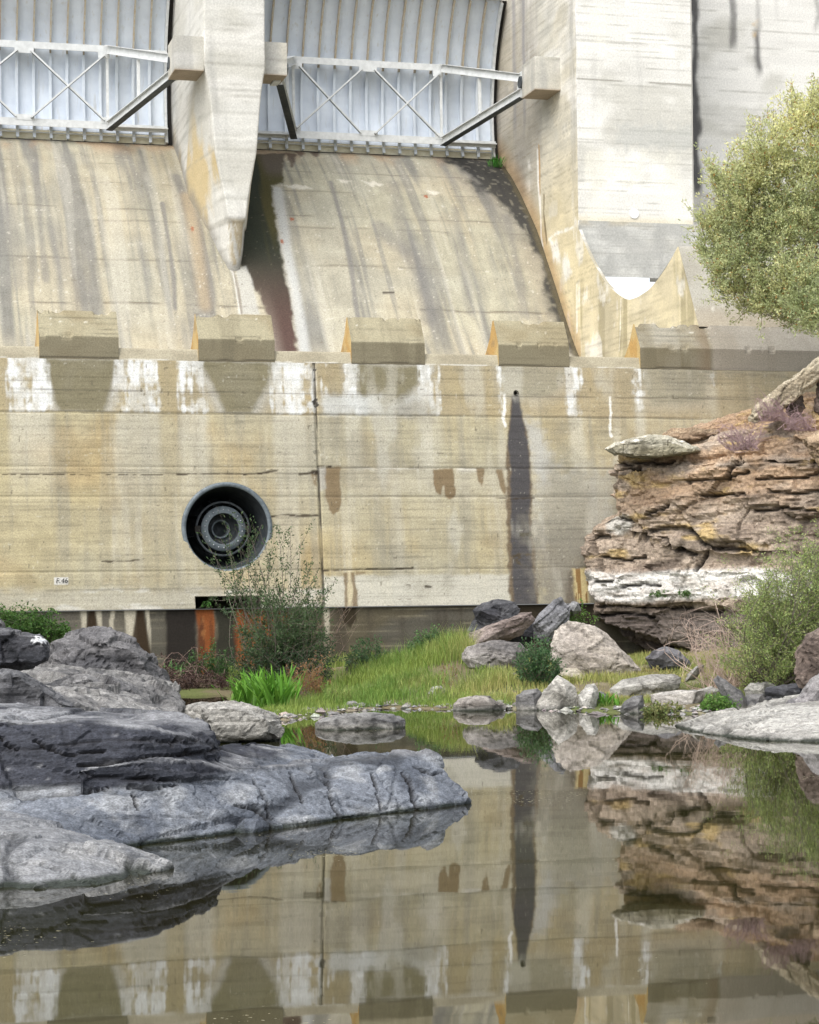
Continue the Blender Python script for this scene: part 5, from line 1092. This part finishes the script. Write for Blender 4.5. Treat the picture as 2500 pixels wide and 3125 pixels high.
rock('cliff', 'layered brown rock cliff with a white band against the dam wall', LY, .055, dict(a=(.18, .14, .11), b=(.34, .275, .215), c=(.43, .37, .30)), (-.10, .05, 1), .30, .075, .05, 1.5, 61, paint=cliffpaint, lichen_light=.2, crack=.06, cat='cliff', fac=4.2, layc=.4, gw=6, gd=.16, grooves=[[(1899, 1420), (1960, 1415), (2025, 1420), (2062, 1408)], [(1899, 1443), (1946, 1434)], [(2094, 1471), (2164, 1466), (2219, 1464), (2240, 1452), (2280, 1443)], [(2257, 1397), (2266, 1415), (2233, 1425), (2219, 1462)], [(2303, 1462), (2372, 1459), (2442, 1457), (2500, 1443)],
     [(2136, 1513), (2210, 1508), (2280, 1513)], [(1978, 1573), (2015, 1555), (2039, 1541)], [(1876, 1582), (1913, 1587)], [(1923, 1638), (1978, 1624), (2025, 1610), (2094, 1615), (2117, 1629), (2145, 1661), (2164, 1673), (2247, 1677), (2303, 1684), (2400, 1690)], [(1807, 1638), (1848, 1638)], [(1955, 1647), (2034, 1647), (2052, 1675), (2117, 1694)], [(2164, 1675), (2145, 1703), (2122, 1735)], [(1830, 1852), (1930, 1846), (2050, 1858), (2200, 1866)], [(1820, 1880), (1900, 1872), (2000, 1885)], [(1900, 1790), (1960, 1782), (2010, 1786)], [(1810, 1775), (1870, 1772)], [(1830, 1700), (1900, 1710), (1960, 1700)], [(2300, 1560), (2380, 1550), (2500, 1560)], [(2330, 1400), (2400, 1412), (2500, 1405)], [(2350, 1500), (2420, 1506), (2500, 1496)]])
rock('overhanging_slab', 'flat lichen speckled slab jutting out over the cliff edge', [blob([(1838, 1370), (1875, 1352), (1925, 1344), (1985, 1328), (2040, 1333), (2090, 1348), (2142, 1372), (2100, 1384), (2000, 1394), (1960, 1402), (1905, 1394), (1858, 1382)], 53.4, 1.8, .5, .8)], .04, dict(a=(.16, .14, .09), b=(.27, .25, .18), c=(.42, .40, .33)), (0, .25, 1), .2, .02, .03, .8, 141, lichen_light=.9, paint=lambda co, no, c: mixc(c, (.62, .60, .54), ss(.68, .8, vn3(co[:, 0] * 9, co[:, 1] * 9, co[:, 2] * 9, 3)) * ss(.2, .5, no[:, 2])))
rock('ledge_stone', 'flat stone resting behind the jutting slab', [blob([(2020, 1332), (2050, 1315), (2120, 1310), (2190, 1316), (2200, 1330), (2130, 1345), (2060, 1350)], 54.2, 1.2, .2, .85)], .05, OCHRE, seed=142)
rock('leaning_slab', 'long lichened rock slab leaning up to the right above the cliff', [blob([(2278, 1282), (2300, 1250), (2400, 1168), (2500, 1090), (2620, 1005), (2625, 1075), (2510, 1150), (2430, 1215), (2345, 1268), (2305, 1290)], 52.0, .9, .2, .85)], .05, dict(a=(.24, .20, .14), b=(.38, .33, .24), c=(.50, .45, .35)), (-.6, .2, .75), .25, .04, .05, .7, 143, lichen_light=.4)
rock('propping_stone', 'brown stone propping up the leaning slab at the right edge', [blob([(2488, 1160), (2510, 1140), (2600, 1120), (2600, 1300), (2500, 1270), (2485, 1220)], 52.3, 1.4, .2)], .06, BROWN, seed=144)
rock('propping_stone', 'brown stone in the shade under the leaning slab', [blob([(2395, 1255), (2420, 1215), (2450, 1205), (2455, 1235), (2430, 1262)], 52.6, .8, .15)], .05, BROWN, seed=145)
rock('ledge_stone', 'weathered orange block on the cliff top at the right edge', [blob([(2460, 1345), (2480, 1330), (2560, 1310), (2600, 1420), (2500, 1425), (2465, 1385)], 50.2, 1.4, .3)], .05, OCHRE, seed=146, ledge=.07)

# ================================================================== BANK
xb_, yb_ = np.meshgrid(np.arange(0, 31, .11), np.arange(-21, -.6, .11)); zb_ = bankz(xb_, yb_)
cb = np.ones(xb_.shape + (3,)) * np.array([.16, .135, .08]); cb = mixc(cb, (.10, .13, .035), ss(.4, .6, fbm2(xb_ * .9, yb_ * .9, 4, 702)) * .8); cb = mixc(cb, (.30, .26, .19), ss(.62, .75, fbm2(xb_ * 1.4, yb_ * 1.4, 4, 703)) * .7)
bank = link('bank', gridmesh('bank', np.stack([xb_, yb_, zb_], -1), cb), M_EARTH); setprops(bank, 'grassy soil bank between the water and the dam foot', 'bank', kind='structure')

# ================================================================== PLANTS
def leafmesh(name, C, A, ln, wd, col, parent=None, mat=None, up=None, fold=.25):
    """C base points, A directions: one folded diamond leaf each"""
    n = len(C); A = A / (np.linalg.norm(A, axis=1, keepdims=True) + 1e-9)
    rv = RNG.normal(size=(n, 3)) if up is None else np.asarray(up) + RNG.normal(size=(n, 3)) * .5
    S = np.cross(A, rv); S /= np.linalg.norm(S, axis=1, keepdims=True) + 1e-9; T = np.cross(S, A)
    ln = np.broadcast_to(ln, n)[:, None]; wd = np.broadcast_to(wd, n)[:, None]
    V = np.stack([C, C + A * ln * .45 + S * wd + T * wd * fold, C + A * ln, C + A * ln * .45 - S * wd + T * wd * fold], 1).reshape(-1, 3)
    me = npmesh(name, V, np.arange(4 * n), np.arange(n) * 4, np.repeat(np.asarray(col), 4, axis=0), False)
    return link(name, me, mat or M_LEAF, parent)
def vary(base, n, dv=.25, dh=.12, base2=None):
    base = np.array(base); t = RNG.random((n, 1)); c = base if base2 is None else base * (1 - t) + np.array(base2) * t
    return np.clip(c * (1 + (RNG.random((n, 1)) - .5) * 2 * dv) * (1 + (RNG.random((n, 3)) - .5) * 2 * dh), .004, .9)
def curve(p, q, bow=.1, k=7, droop=0):
    p, q = np.array(p, float), np.array(q, float); L = np.linalg.norm(q - p); o = RNG.normal(size=3) * bow * L
    t = np.linspace(0, 1, k)[:, None]; w_ = np.sin(t * math.pi) * o; w_[:, 2] -= (t[:, 0]**2) * droop * L; return p + (q - p) * t + w_
def along(pts, t):
    k = len(pts) - 1; i = np.clip((t * k).astype(int), 0, k - 1); f = (t * k - i)[:, None]; return pts[i] * (1 - f) + pts[i + 1] * f, pts[i + 1] - pts[i]
def shrub(name, label, cat, base, tips, nleaf, ll, lw, c1, c2, stem_r=.012, t0=.25, spread=.06, mat=M_BARK, leafmat_=None, bow=.08, sub=0, subl=.4, group=None, droop=0, loc=None, leafup=.5, stems_name='stem'):
    base = np.array(base, float); root = thing(name, label, cat, tuple(base if base.ndim == 1 else base.mean(0)), group)
    st = MB(); C = []; A = []
    for q in tips:
        b = base if base.ndim == 1 else base[RNG.integers(len(base))]
        b = b + RNG.normal(size=3) * np.array([.08, .08, 0]); L = np.linalg.norm(np.array(q) - b)
        pl_ = curve(b, q, bow, 8, droop); st.tube(pl_, list(np.linspace(stem_r, stem_r * .25, 8)), 4, False)
        segs = [(pl_, nleaf, t0)]
        for _ in range(sub):
            t = np.array([RNG.uniform(.3, .95)]); p0, dr = along(pl_, t); dr = dr[0] / (np.linalg.norm(dr[0]) + 1e-9)
            q2 = p0[0] + (dr + RNG.normal(size=3) * .75) * subl * L * RNG.uniform(.2, .5); p2 = curve(p0[0], q2, .08, 5); st.tube(p2, list(np.linspace(stem_r * .45, stem_r * .15, 5)), 3, False); segs.append((p2, max(3, int(nleaf * .5)), .1))
        for pp, nl, t00 in segs:
            t = t00 + (1 - t00) * RNG.random(nl)**.8; c_, d_ = along(pp, t); d_ = d_ / (np.linalg.norm(d_, axis=1, keepdims=True) + 1e-9)
            C.append(c_ + RNG.normal(size=c_.shape) * spread * .5); A.append(d_ * leafup + RNG.normal(size=c_.shape) * .75)
    o = st.build(stems_name, mat, root, True)
    if nleaf > 0:
        C = np.vstack(C); A = np.vstack(A); n = len(C)
        leafmesh('foliage', C, A, ll * RNG.uniform(.6, 1.25, n), lw * RNG.uniform(.7, 1.2, n), vary(c1, n, .3, .1, c2), root, leafmat_)
    return root
def gpt(u, v, D): return atD(u, v, D)
def gpx(u, D, dz=0):                              # ground point on the bank under photo column u at depth D
    p = atD(u, 1900, D); p[2] = float(bankz(np.array([p[0]]), np.array([p[1]]))[0]) + dz; return p
def tipsbox(u0, u1, v0, v1, D0, D1, n, f=None):
    T = []
    while len(T) < n:
        u, v, D = RNG.uniform(u0, u1), RNG.uniform(v0, v1), RNG.uniform(D0, D1)
        if f is None or f(u, v): T.append(atD(u, v, D))
    return T
# grass: one blade per draw, thick at the back, short and creeping along the shore
def grass_cover():
    n = 210000; X = RNG.uniform(5, 25.5, n); Y = RNG.uniform(-14.5, -.8, n); d = -polysd(X, Y, SHP); Z = bankz(X, Y)
    den = ss(.42, .62, fbm2(X * .9, Y * .9, 4, 710)) * 1.0 + .08
    k = (d > .05) & (RNG.random(n) < den); X, Y, d, Z = X[k], Y[k], d[k], Z[k]
    q = np.stack([X, Y, Z], 1) - EYE; Dq = q @ FWD; U1 = PU + FPX * (q @ RT) / Dq
    k = (U1 > 690) & (U1 < 2420) & ~((U1 < 700)); X, Y, d, Z, U1, Dq = X[k], Y[k], d[k], Z[k], U1[k], Dq[k]
    n = len(X)
    tall = ss(.45, .7, fbm2(X * .6, Y * .6, 3, 711)); H = .09 + .13 * RNG.random(n) + tall * .26 * RNG.random(n) + ss(3.5, 6.5, d) * .5 * RNG.random(n)**1.3 * (U1 < 1440) + (U1 < 1440) * (U1 > 900) * .22 * RNG.random(n) * ss(2.5, 5, d)
    H *= np.where(U1 > 1560, .62, 1.0) * np.clip(d * 1.2, .5, 1)
    a = RNG.uniform(0, 2 * math.pi, n); lean = H * RNG.uniform(.15, .75, n); wd = RNG.uniform(.004, .009, n)
    dx, dy = np.cos(a), np.sin(a); sx, sy = -np.sin(a + RNG.normal(size=n) * .4), np.cos(a)
    B = np.stack([X, Y, Z - .01], 1); M1 = B + np.stack([dx * lean * .35, dy * lean * .35, H * .6], 1); T = B + np.stack([dx * lean, dy * lean, H], 1); S = np.stack([sx, sy, 0 * sx], 1) * wd[:, None]
    V = np.stack([B - S, B + S, M1 + S * .8, M1 - S * .8, T], 1).reshape(-1, 3)
    i = np.arange(n)[:, None] * 5; loops = np.hstack([i, i + 1, i + 2, i + 3, i + 3, i + 2, i + 4]).ravel(); starts = (np.arange(n)[:, None] * 7 + np.array([0, 4])).ravel()
    green = np.array([.13, .24, .045]); lime = np.array([.30, .38, .09]); gold = np.array([.47, .42, .17])
    mix = np.clip(fbm2(X * .7, Y * .7, 3, 712) * 1.5 - .35 + RNG.normal(size=n) * .18, 0, 1)
    gm_ = np.clip(ss(1200, 1600, U1) * .7 - .08 + (fbm2(X * .9, Y * .9, 3, 713) - .5) * 1.1 + RNG.normal(size=n) * .2, 0, 1) * ss(.3, 1.2, d)
    c = green[None] * (1 - mix[:, None]) + lime[None] * mix[:, None]; c = c * (1 - gm_[:, None]) + gold[None] * gm_[:, None]; c *= (1 + (RNG.random((n, 1)) - .5) * .5)
    me = npmesh('grass', V, loops, starts, np.repeat(c, 5, axis=0)); o = link('grass', me, M_GRASS); setprops(o, 'mixed green and straw coloured grass covering the bank', 'grass', kind='stuff')
grass_cover()
# willow in front of the valve
wb = [gpx(u, D) for u, D in ((780, 48.5), (820, 48), (860, 48.3), (900, 48.8), (840, 49))]
tips = [atD(u, v, RNG.uniform(46.8, 49.6)) for u, v in ((655, 1690), (690, 1720), (612, 1625), (672, 1640), (700, 1610), (715, 1600), (735, 1570), (757, 1590), (790, 1610), (800, 1600), (846, 1600), (838, 1640), (886, 1620), (880, 1680), (920, 1650), (938, 1700), (960, 1690), (975, 1730), (1000, 1760), (1010, 1790), (1030, 1760), (985, 1800), (950, 1780), (700, 1760), (690, 1800), (745, 1680), (770, 1650), (815, 1690))]
tips += tipsbox(755, 1010, 1770, 1985, 46.8, 49.6, 82)
shrub('willow_bush', 'open dark green willow bush with slender shoots rising before the round valve', 'bush', np.array(wb), tips, 52, .085, .014, (.045, .085, .035), (.11, .165, .07), .013, .32, .07, bow=.07, sub=4, subl=.30)
shrub('bare_twigs', 'bare pale twigs arching right out of the willow bush', 'twigs', gpx(905, 48), [atD(u, v, 47.6) for u, v in ((1085, 1890), (1040, 1900), (1060, 1850), (1100, 1905), (1010, 1870), (1090, 1830), (985, 1900))], 5, .04, .008, (.2, .18, .1), (.25, .2, .1), .008, .5, .03, M_TWIG, sub=5, subl=.5)
# bright green strap-leaved clump
def strap_clump(name, label, cat, spots, n, ln, wd, c1, c2, up=1.0, group=None):
    root = thing(name, label, cat, tuple(np.mean(spots, 0)), group); V = []; F = []; Cc = []; K = 6
    for i in range(n):
        b = np.array(spots[RNG.integers(len(spots))]) + RNG.normal(size=3) * np.array([.12, .12, 0]); a = RNG.uniform(0, 2 * math.pi); L = ln * RNG.uniform(.5, 1.15); w_ = wd * RNG.uniform(.7, 1.2); out = RNG.uniform(.2, .75)
        d = np.array([math.cos(a), math.sin(a), 0]); s = np.array([-d[1], d[0], 0]); col = vary(c1, 1, .25, .08, c2)[0]; o = len(V)
        for k in range(K):
            t = k / (K - 1); p = b + d * L * out * t**1.3 + np.array([0, 0, L * up * (t - .45 * out * t**2.4)]); ww = w_ * (math.sin(math.pi * min(1, t * .9 + .12))**.7); wav = RNG.normal() * .006
            V += [p - s * ww + [0, 0, wav], p + [0, 0, -.25 * ww], p + s * ww - [0, 0, wav]]; Cc += [col * (.8 + .4 * t)] * 3
        for k in range(K - 1):
            q = o + k * 3; F += [(q, q + 1, q + 4, q + 3), (q + 1, q + 2, q + 5, q + 4)]
    me = bpy.data.meshes.new('leaves'); me.from_pydata([tuple(v) for v in V], [], F); me.update(); setcol(me, np.array(Cc)); link('leaves', me, M_GRASS, root); return root
strap_clump('green_clump', 'bright green clump of long arching leaves at the water by the willow', 'plant', [gpx(u, D) for u, D in ((760, 42.6), (800, 41.8), (840, 41.6), (870, 42.4), (820, 43.2), (735, 43.2))], 230, .92, .032, (.075, .20, .02), (.17, .36, .05))
strap_clump('green_clump', 'small fresh green clump between the rounded boulder and the rust stain', 'plant', [gpx(u, D) for u, D in ((515, 51), (535, 50.6), (500, 51.4))], 60, .62, .022, (.06, .16, .04), (.13, .28, .08))
strap_clump('dock_leaves', 'small green leafy plant behind the pointed stone', 'plant', [gpx(1830, 41.8), gpx(1850, 41.6)], 26, .34, .025, (.08, .22, .02), (.16, .34, .05))
strap_clump('grass_tuft', 'bright green tuft sprouting at the right foot of the right gate', 'plant', [np.array([22.6, 17.5, chz(17.5)])], 60, .5, .012, (.05, .20, .03), (.10, .30, .05))
# reddish dead dock stalks
shrub('dead_dock', 'rusty red dead dock stalks beside the bright green clump', 'plant', np.array([gpx(u, D) for u, D in ((900, 43.5), (940, 44), (970, 43.6))]), tipsbox(870, 1005, 2015, 2090, 43, 44.6, 34), 26, .05, .014, (.20, .10, .05), (.32, .20, .09), .006, .3, .04, M_TWIG, sub=2)
shrub('dead_dock', 'rusty dry weed standing in the straw grass below the rock pile', 'plant', gpx(1370, 45), tipsbox(1345, 1400, 2010, 2060, 44.6, 45.4, 10), 16, .04, .01, (.20, .11, .05), (.30, .2, .08), .005, .3, .03, M_TWIG)
# bramble heap
bb = np.array([gpx(u, 50.3) for u in (420, 480, 540, 600, 660)])
bt = tipsbox(370, 720, 2030, 2118, 49.6, 51, 150, lambda u, v: v > 2030 + abs(u - 560) * .12)
shrub('bramble_heap', 'tangled brown bramble heap at the dam foot left of the willow', 'bush', bb, bt, 40, .05, .016, (.05, .032, .03), (.12, .075, .06), .008, .1, .08, M_TWIG, bow=.3, sub=3, droop=.1)
shrub('nettle_patch', 'green leafy weeds in front of the rust stain', 'bush', np.array([gpx(u, 51.2) for u in (560, 600, 640, 680)]), tipsbox(548, 720, 1945, 2050, 50.4, 51.8, 46, lambda u, v: v > 1945 + abs(u - 640) * .7), 44, .06, .018, (.035, .085, .03), (.10, .19, .055), .006, .1, .06, bow=.1, sub=1)
shrub('willow_shade_growth', 'dense dark weeds filling the foot of the willow bush', 'bush', np.array([gpx(u, 47.6) for u in (740, 800, 860, 920, 980)]), tipsbox(690, 1030, 1930, 2060, 46.6, 48.2, 110), 40, .06, .017, (.02, .045, .022), (.06, .10, .04), .006, .1, .08, bow=.1, sub=1)
# creeper at the left edge
cr = np.array([atD(u, v, 51.5) for u, v in ((-40, 1900), (40, 1915), (110, 1930), (170, 1940))])
shrub('creeper', 'green creeper mat hanging over the dam foot at the left edge', 'creeper', cr, tipsbox(-60, 215, 1858, 1945, 50.3, 51.8, 120, lambda u, v: v > 1862 + max(0, u - 40) * .16 and v < 1915 + u * .16), 46, .07, .024, (.035, .09, .02), (.10, .20, .045), .006, .1, .1, bow=.2, sub=1)
# weeds at the dam foot and on the stones
for lb, us, D, (u0, u1, v0, v1), n, c1, c2 in (('leafy blue green weeds along the dam foot left of centre', (1060, 1110, 1160), 50.5, (1040, 1190, 1940, 2010), 40, (.05, .10, .045), (.11, .19, .08)), ('tall leafy weed against the dam foot right of centre', (1270, 1310, 1350), 50.5, (1235, 1400, 1905, 1990), 60, (.06, .12, .05), (.13, .23, .08)), ('dense green bush growing between the rock pile and the triangular boulder', (1605, 1635, 1665), 45.4, (1570, 1722, 1925, 2075), 105, (.04, .10, .04), (.12, .21, .09)),
                                 ('small leafy bush at the cliff foot beside the ochre run', (1740, 1770, 1790), 52.4, (1722, 1798, 1850, 1905), 40, (.07, .15, .03), (.15, .27, .06)), ('low weeds at the waterline below the long slab', (2000, 2060, 1980), 39.9, (1960, 2080, 2140, 2172), 26, (.12, .17, .05), (.3, .3, .12)), ('green weeds around the leaning stone plank', (2150, 2180, 2220), 39.9, (2130, 2260, 2115, 2168), 40, (.07, .16, .03), (.17, .30, .07)), ('dry weeds on the grass below the dark faceted boulder', (1950, 2000, 1920), 46.8, (1900, 2060, 2035, 2075), 24, (.25, .24, .09), (.4, .34, .14))):
    shrub('weed_patch' if 'bush' not in lb else 'leafy_bush', lb, 'plant' if 'bush' not in lb else 'bush', np.array([gpx(u, D) for u in us]), tipsbox(u0, u1, v0, v1, D - .6, D + .5, n, lambda u, v, u0=u0, u1=u1, v0=v0, v1=v1: (v - v0) / (v1 - v0) > ((2 * (u - u0) / (u1 - u0) - 1)**2) * .6), 34, .06, .019, c1, c2, .006, .12, .06, bow=.1, sub=1)
for u, v, lb in ((2000, 1812, 'leftmost little green tuft rooted in the white band of the cliff'), (2022, 1816, 'middle little green tuft rooted in the white band of the cliff'), (2088, 1812, 'rightmost little green tuft rooted in the white band of the cliff')):
    D = fD(u) - .25; shrub('cliff_tuft', lb, 'plant', atD(u, v + 8, D), [atD(u + RNG.uniform(-18, 18), v - RNG.uniform(-4, 14), D - RNG.uniform(0, .25)) for _ in range(14)], 20, .05, .016, (.06, .14, .03), (.13, .24, .06), .004, .1, .04)
shrub('slot_fern', 'tiny bright fern growing out of the dark culvert slot', 'plant', atY(636, 1856, -.7), [atY(636 + RNG.uniform(-14, 12), 1832 + RNG.uniform(0, 14), -.78) for _ in range(10)], 14, .04, .012, (.07, .22, .04), (.12, .3, .06), .004, .1, .03)
shrub('slot_fern', 'small pale weed on the culvert sill below the valve', 'plant', atY(690, 1866, -.72), [atY(690 + RNG.uniform(-16, 16), 1856 + RNG.uniform(-4, 20), -.85) for _ in range(10)], 14, .045, .014, (.09, .17, .09), (.16, .24, .13), .004, .1, .03)
# feathery shrub on the right bank
fb = np.array([gpx(u, D) for u, D in ((2300, 43), (2360, 42.5), (2420, 43), (2480, 43.5), (2540, 43))])
ft = tipsbox(2190, 2640, 1590, 2060, 41.3, 44.5, 210, lambda u, v: v > 1590 + max(0, 2420 - u) * 1.25 and v < 2090 - max(0, 2330 - u) * .6)
shrub('feathery_shrub', 'large feathery yellow green shrub on the right bank before the cliff', 'bush', fb, ft, 90, .055, .011, (.17, .24, .07), (.42, .48, .19), .014, .22, .10, bow=.12, sub=6, subl=.32, droop=.02)
shrub('dry_tangle', 'tangle of bare reddish twigs left of the feathery shrub', 'twigs', np.array([gpx(2180, 43.2), gpx(2240, 43.2)]), tipsbox(2085, 2270, 1870, 2040, 42.6, 43.8, 80), 0, .04, .01, (.2, .2, .1), (.2, .2, .1), .010, .3, .04, plain('pink_dry_twig', (.38, .27, .22), (.58, .47, .39), 14, .9), bow=.3, sub=4, subl=.5)
# purple dry tufts on the cliff
M_PURP = plain('mauve_dry_stem', (.24, .15, .16), (.42, .31, .31), 10, .9)
for base, rng_, n, lb in (((2270, 1372, 51.2), (2185, 2345, 1282, 1350), 150, 'round mauve dry shrub on the cliff top behind the jutting slab'), ((2440, 1312, 51), (2385, 2490, 1252, 1300), 110, 'mauve dry shrub near the right edge under the leaning slab'), ((2370, 1285, 51.6), (2300, 2430, 1205, 1270), 130, 'mauve dry shrub against the leaning slab')):
    shrub('dry_shrub', lb, 'shrub', np.array([atD(base[0] + k, base[1], base[2]) for k in (-35, -12, 12, 35)]), tipsbox(*rng_, base[2] - .7, base[2] + .5, n // 2), 0, .04, .01, (.2, .2, .1), (.2, .2, .1), .010, .3, .04, M_PURP, bow=.12, sub=4, subl=.4)
# tree leaning over the sluice bucket
def big_tree():
    base = np.array([29.2, -2.0, 6.6]); root = thing('olive_tree', 'pale yellow green bushy tree overhanging the dam at the upper right', 'tree', tuple(base))
    tr = MB(); C = []; A = []; cl = []
    tr.tube(curve(base, base + [-.3, .2, 4.6], .03, 6), [.22, .19, .17, .16, .15, .14], 9)
    prof = [(2180, 760, 40, 90), (2205, 830, 50, 50), (2265, 620, 70, 110), (2310, 760, 110, 140), (2350, 480, 80, 110), (2440, 620, 120, 170), (2450, 380, 70, 90), (2520, 500, 100, 150), (2570, 700, 140, 190), (2290, 890, 70, 45), (2370, 900, 80, 50), (2230, 700, 60, 110), (2545, 320, 60, 80), (2620, 500, 100, 180), (2450, 850, 80, 80), (2345, 935, 30, 25), (2200, 560, 25, 40), (2300, 560, 60, 80), (2400, 720, 110, 120), (2500, 920, 60, 50), (2440, 935, 50, 40), (2570, 900, 80, 90), (2225, 890, 40, 30), (2300, 945, 45, 25), (2380, 960, 50, 25), (2470, 965, 60, 30), (2170, 690, 25, 50), (2440, 985, 60, 25), (2520, 1005, 60, 40)]
    for u, v, ru, rv in prof:
        D = RNG.uniform(52.2, 55.2) if u < 2400 else RNG.uniform(51.5, 55.5); cc = atD(u, v, D); s = D / FPX
        limb = curve(base + [-.3, .2, RNG.uniform(2.6, 4.2)], cc, .06, 8)
        if v < 800: tr.tube(limb, list(np.linspace(.05, .012, 8)), 6, False)
        nb = int(ru * rv / 105) + 18; tone = RNG.uniform(-.25, .2)
        for _ in range(nb):
            d = RNG.normal(size=3); d /= np.linalg.norm(d); r = RNG.random()**.45; p = cc + d * r * np.array([ru * s * .86, .8 * min(ru, 110) * s + .2, rv * s * .84]); dir_ = d * .6 + np.array([0, -.15, .75]) + RNG.normal(size=3) * .35; dir_ /= np.linalg.norm(dir_)
            Lt = RNG.uniform(.3, .85) * (.6 + .6 * r); tw_ = curve(p, p + dir_ * Lt, .06, 4); tr.tube(tw_, [.008, .006, .004, .003], 3, False)
            nl = 50; t = RNG.random(nl)**1.2; c_, dd = along(tw_, t); C.append(c_ + RNG.normal(size=c_.shape) * .05); A.append(dd / np.linalg.norm(dd, axis=1, keepdims=True) * .7 + RNG.normal(size=c_.shape) * .6); hue = np.clip(RNG.random() * .6 + tone + .1 + (p[2] - 12.0) * .08, 0, 1.1); cl.append(np.full(nl, hue))  # upper leaves yellower and brighter: lens flare put into the leaf colour
    tr.build('trunk', M_BARK, root, True); C = np.vstack(C); A = np.vstack(A); n = len(C); hue = np.concatenate(cl)[:, None]
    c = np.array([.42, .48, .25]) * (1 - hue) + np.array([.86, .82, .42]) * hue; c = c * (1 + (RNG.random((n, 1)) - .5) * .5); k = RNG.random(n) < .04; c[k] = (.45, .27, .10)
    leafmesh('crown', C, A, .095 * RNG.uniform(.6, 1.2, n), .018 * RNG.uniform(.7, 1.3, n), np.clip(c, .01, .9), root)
big_tree()
# loose pebbles along the shore: too small to pick apart, one mesh
def gravel():
    n = 900; k = RNG.integers(4, len(SHW) - 2, n); t = RNG.random(n)[:, None]; p = SHW[k] * (1 - t) + SHW[k + 1] * t + RNG.normal(size=(n, 2)) * np.array([.25, .35]) + np.array([0, .35])
    z = bankz(p[:, 0], p[:, 1]); r = RNG.uniform(.02, .075, n) * (1 + (RNG.random(n) < .08))
    O = np.array([(1, 0, 0), (-1, 0, 0), (0, 1, 0), (0, -1, 0), (0, 0, .7), (0, 0, -.7), (.6, .6, .35), (-.6, .5, -.3)], float)
    bm = bmesh.new(); [bm.verts.new(q) for q in O]; bmesh.ops.convex_hull(bm, input=bm.verts); me0 = bpy.data.meshes.new('p'); bm.to_mesh(me0); bm.free()
    F = np.array([list(f.vertices) for f in me0.polygons if len(f.vertices) == 3]); B = np.array([v.co[:] for v in me0.vertices]); bpy.data.meshes.remove(me0)
    V = []; L = []
    for i in range(n):
        a = RNG.uniform(0, 6.3); c_, s_ = math.cos(a), math.sin(a); q = B * RNG.uniform(.6, 1.3, (len(B), 1)); q = np.stack([q[:, 0] * c_ - q[:, 1] * s_, q[:, 0] * s_ + q[:, 1] * c_, q[:, 2] * .7], 1) * r[i]
        L.append(F + len(B) * i); V.append(q + [p[i, 0], p[i, 1], max(z[i], -.02) + r[i] * .2])
    V = np.vstack(V); L = np.vstack(L); c = np.repeat(vary((.15, .145, .135), n, .4, .08, (.36, .34, .31)), len(B), axis=0)
    o = link('gravel', npmesh('gravel', V, L.ravel(), np.arange(len(L)) * 3, c), M_ROCK); setprops(o, 'small loose pebbles scattered along the far shore', 'gravel', kind='stuff')
gravel()
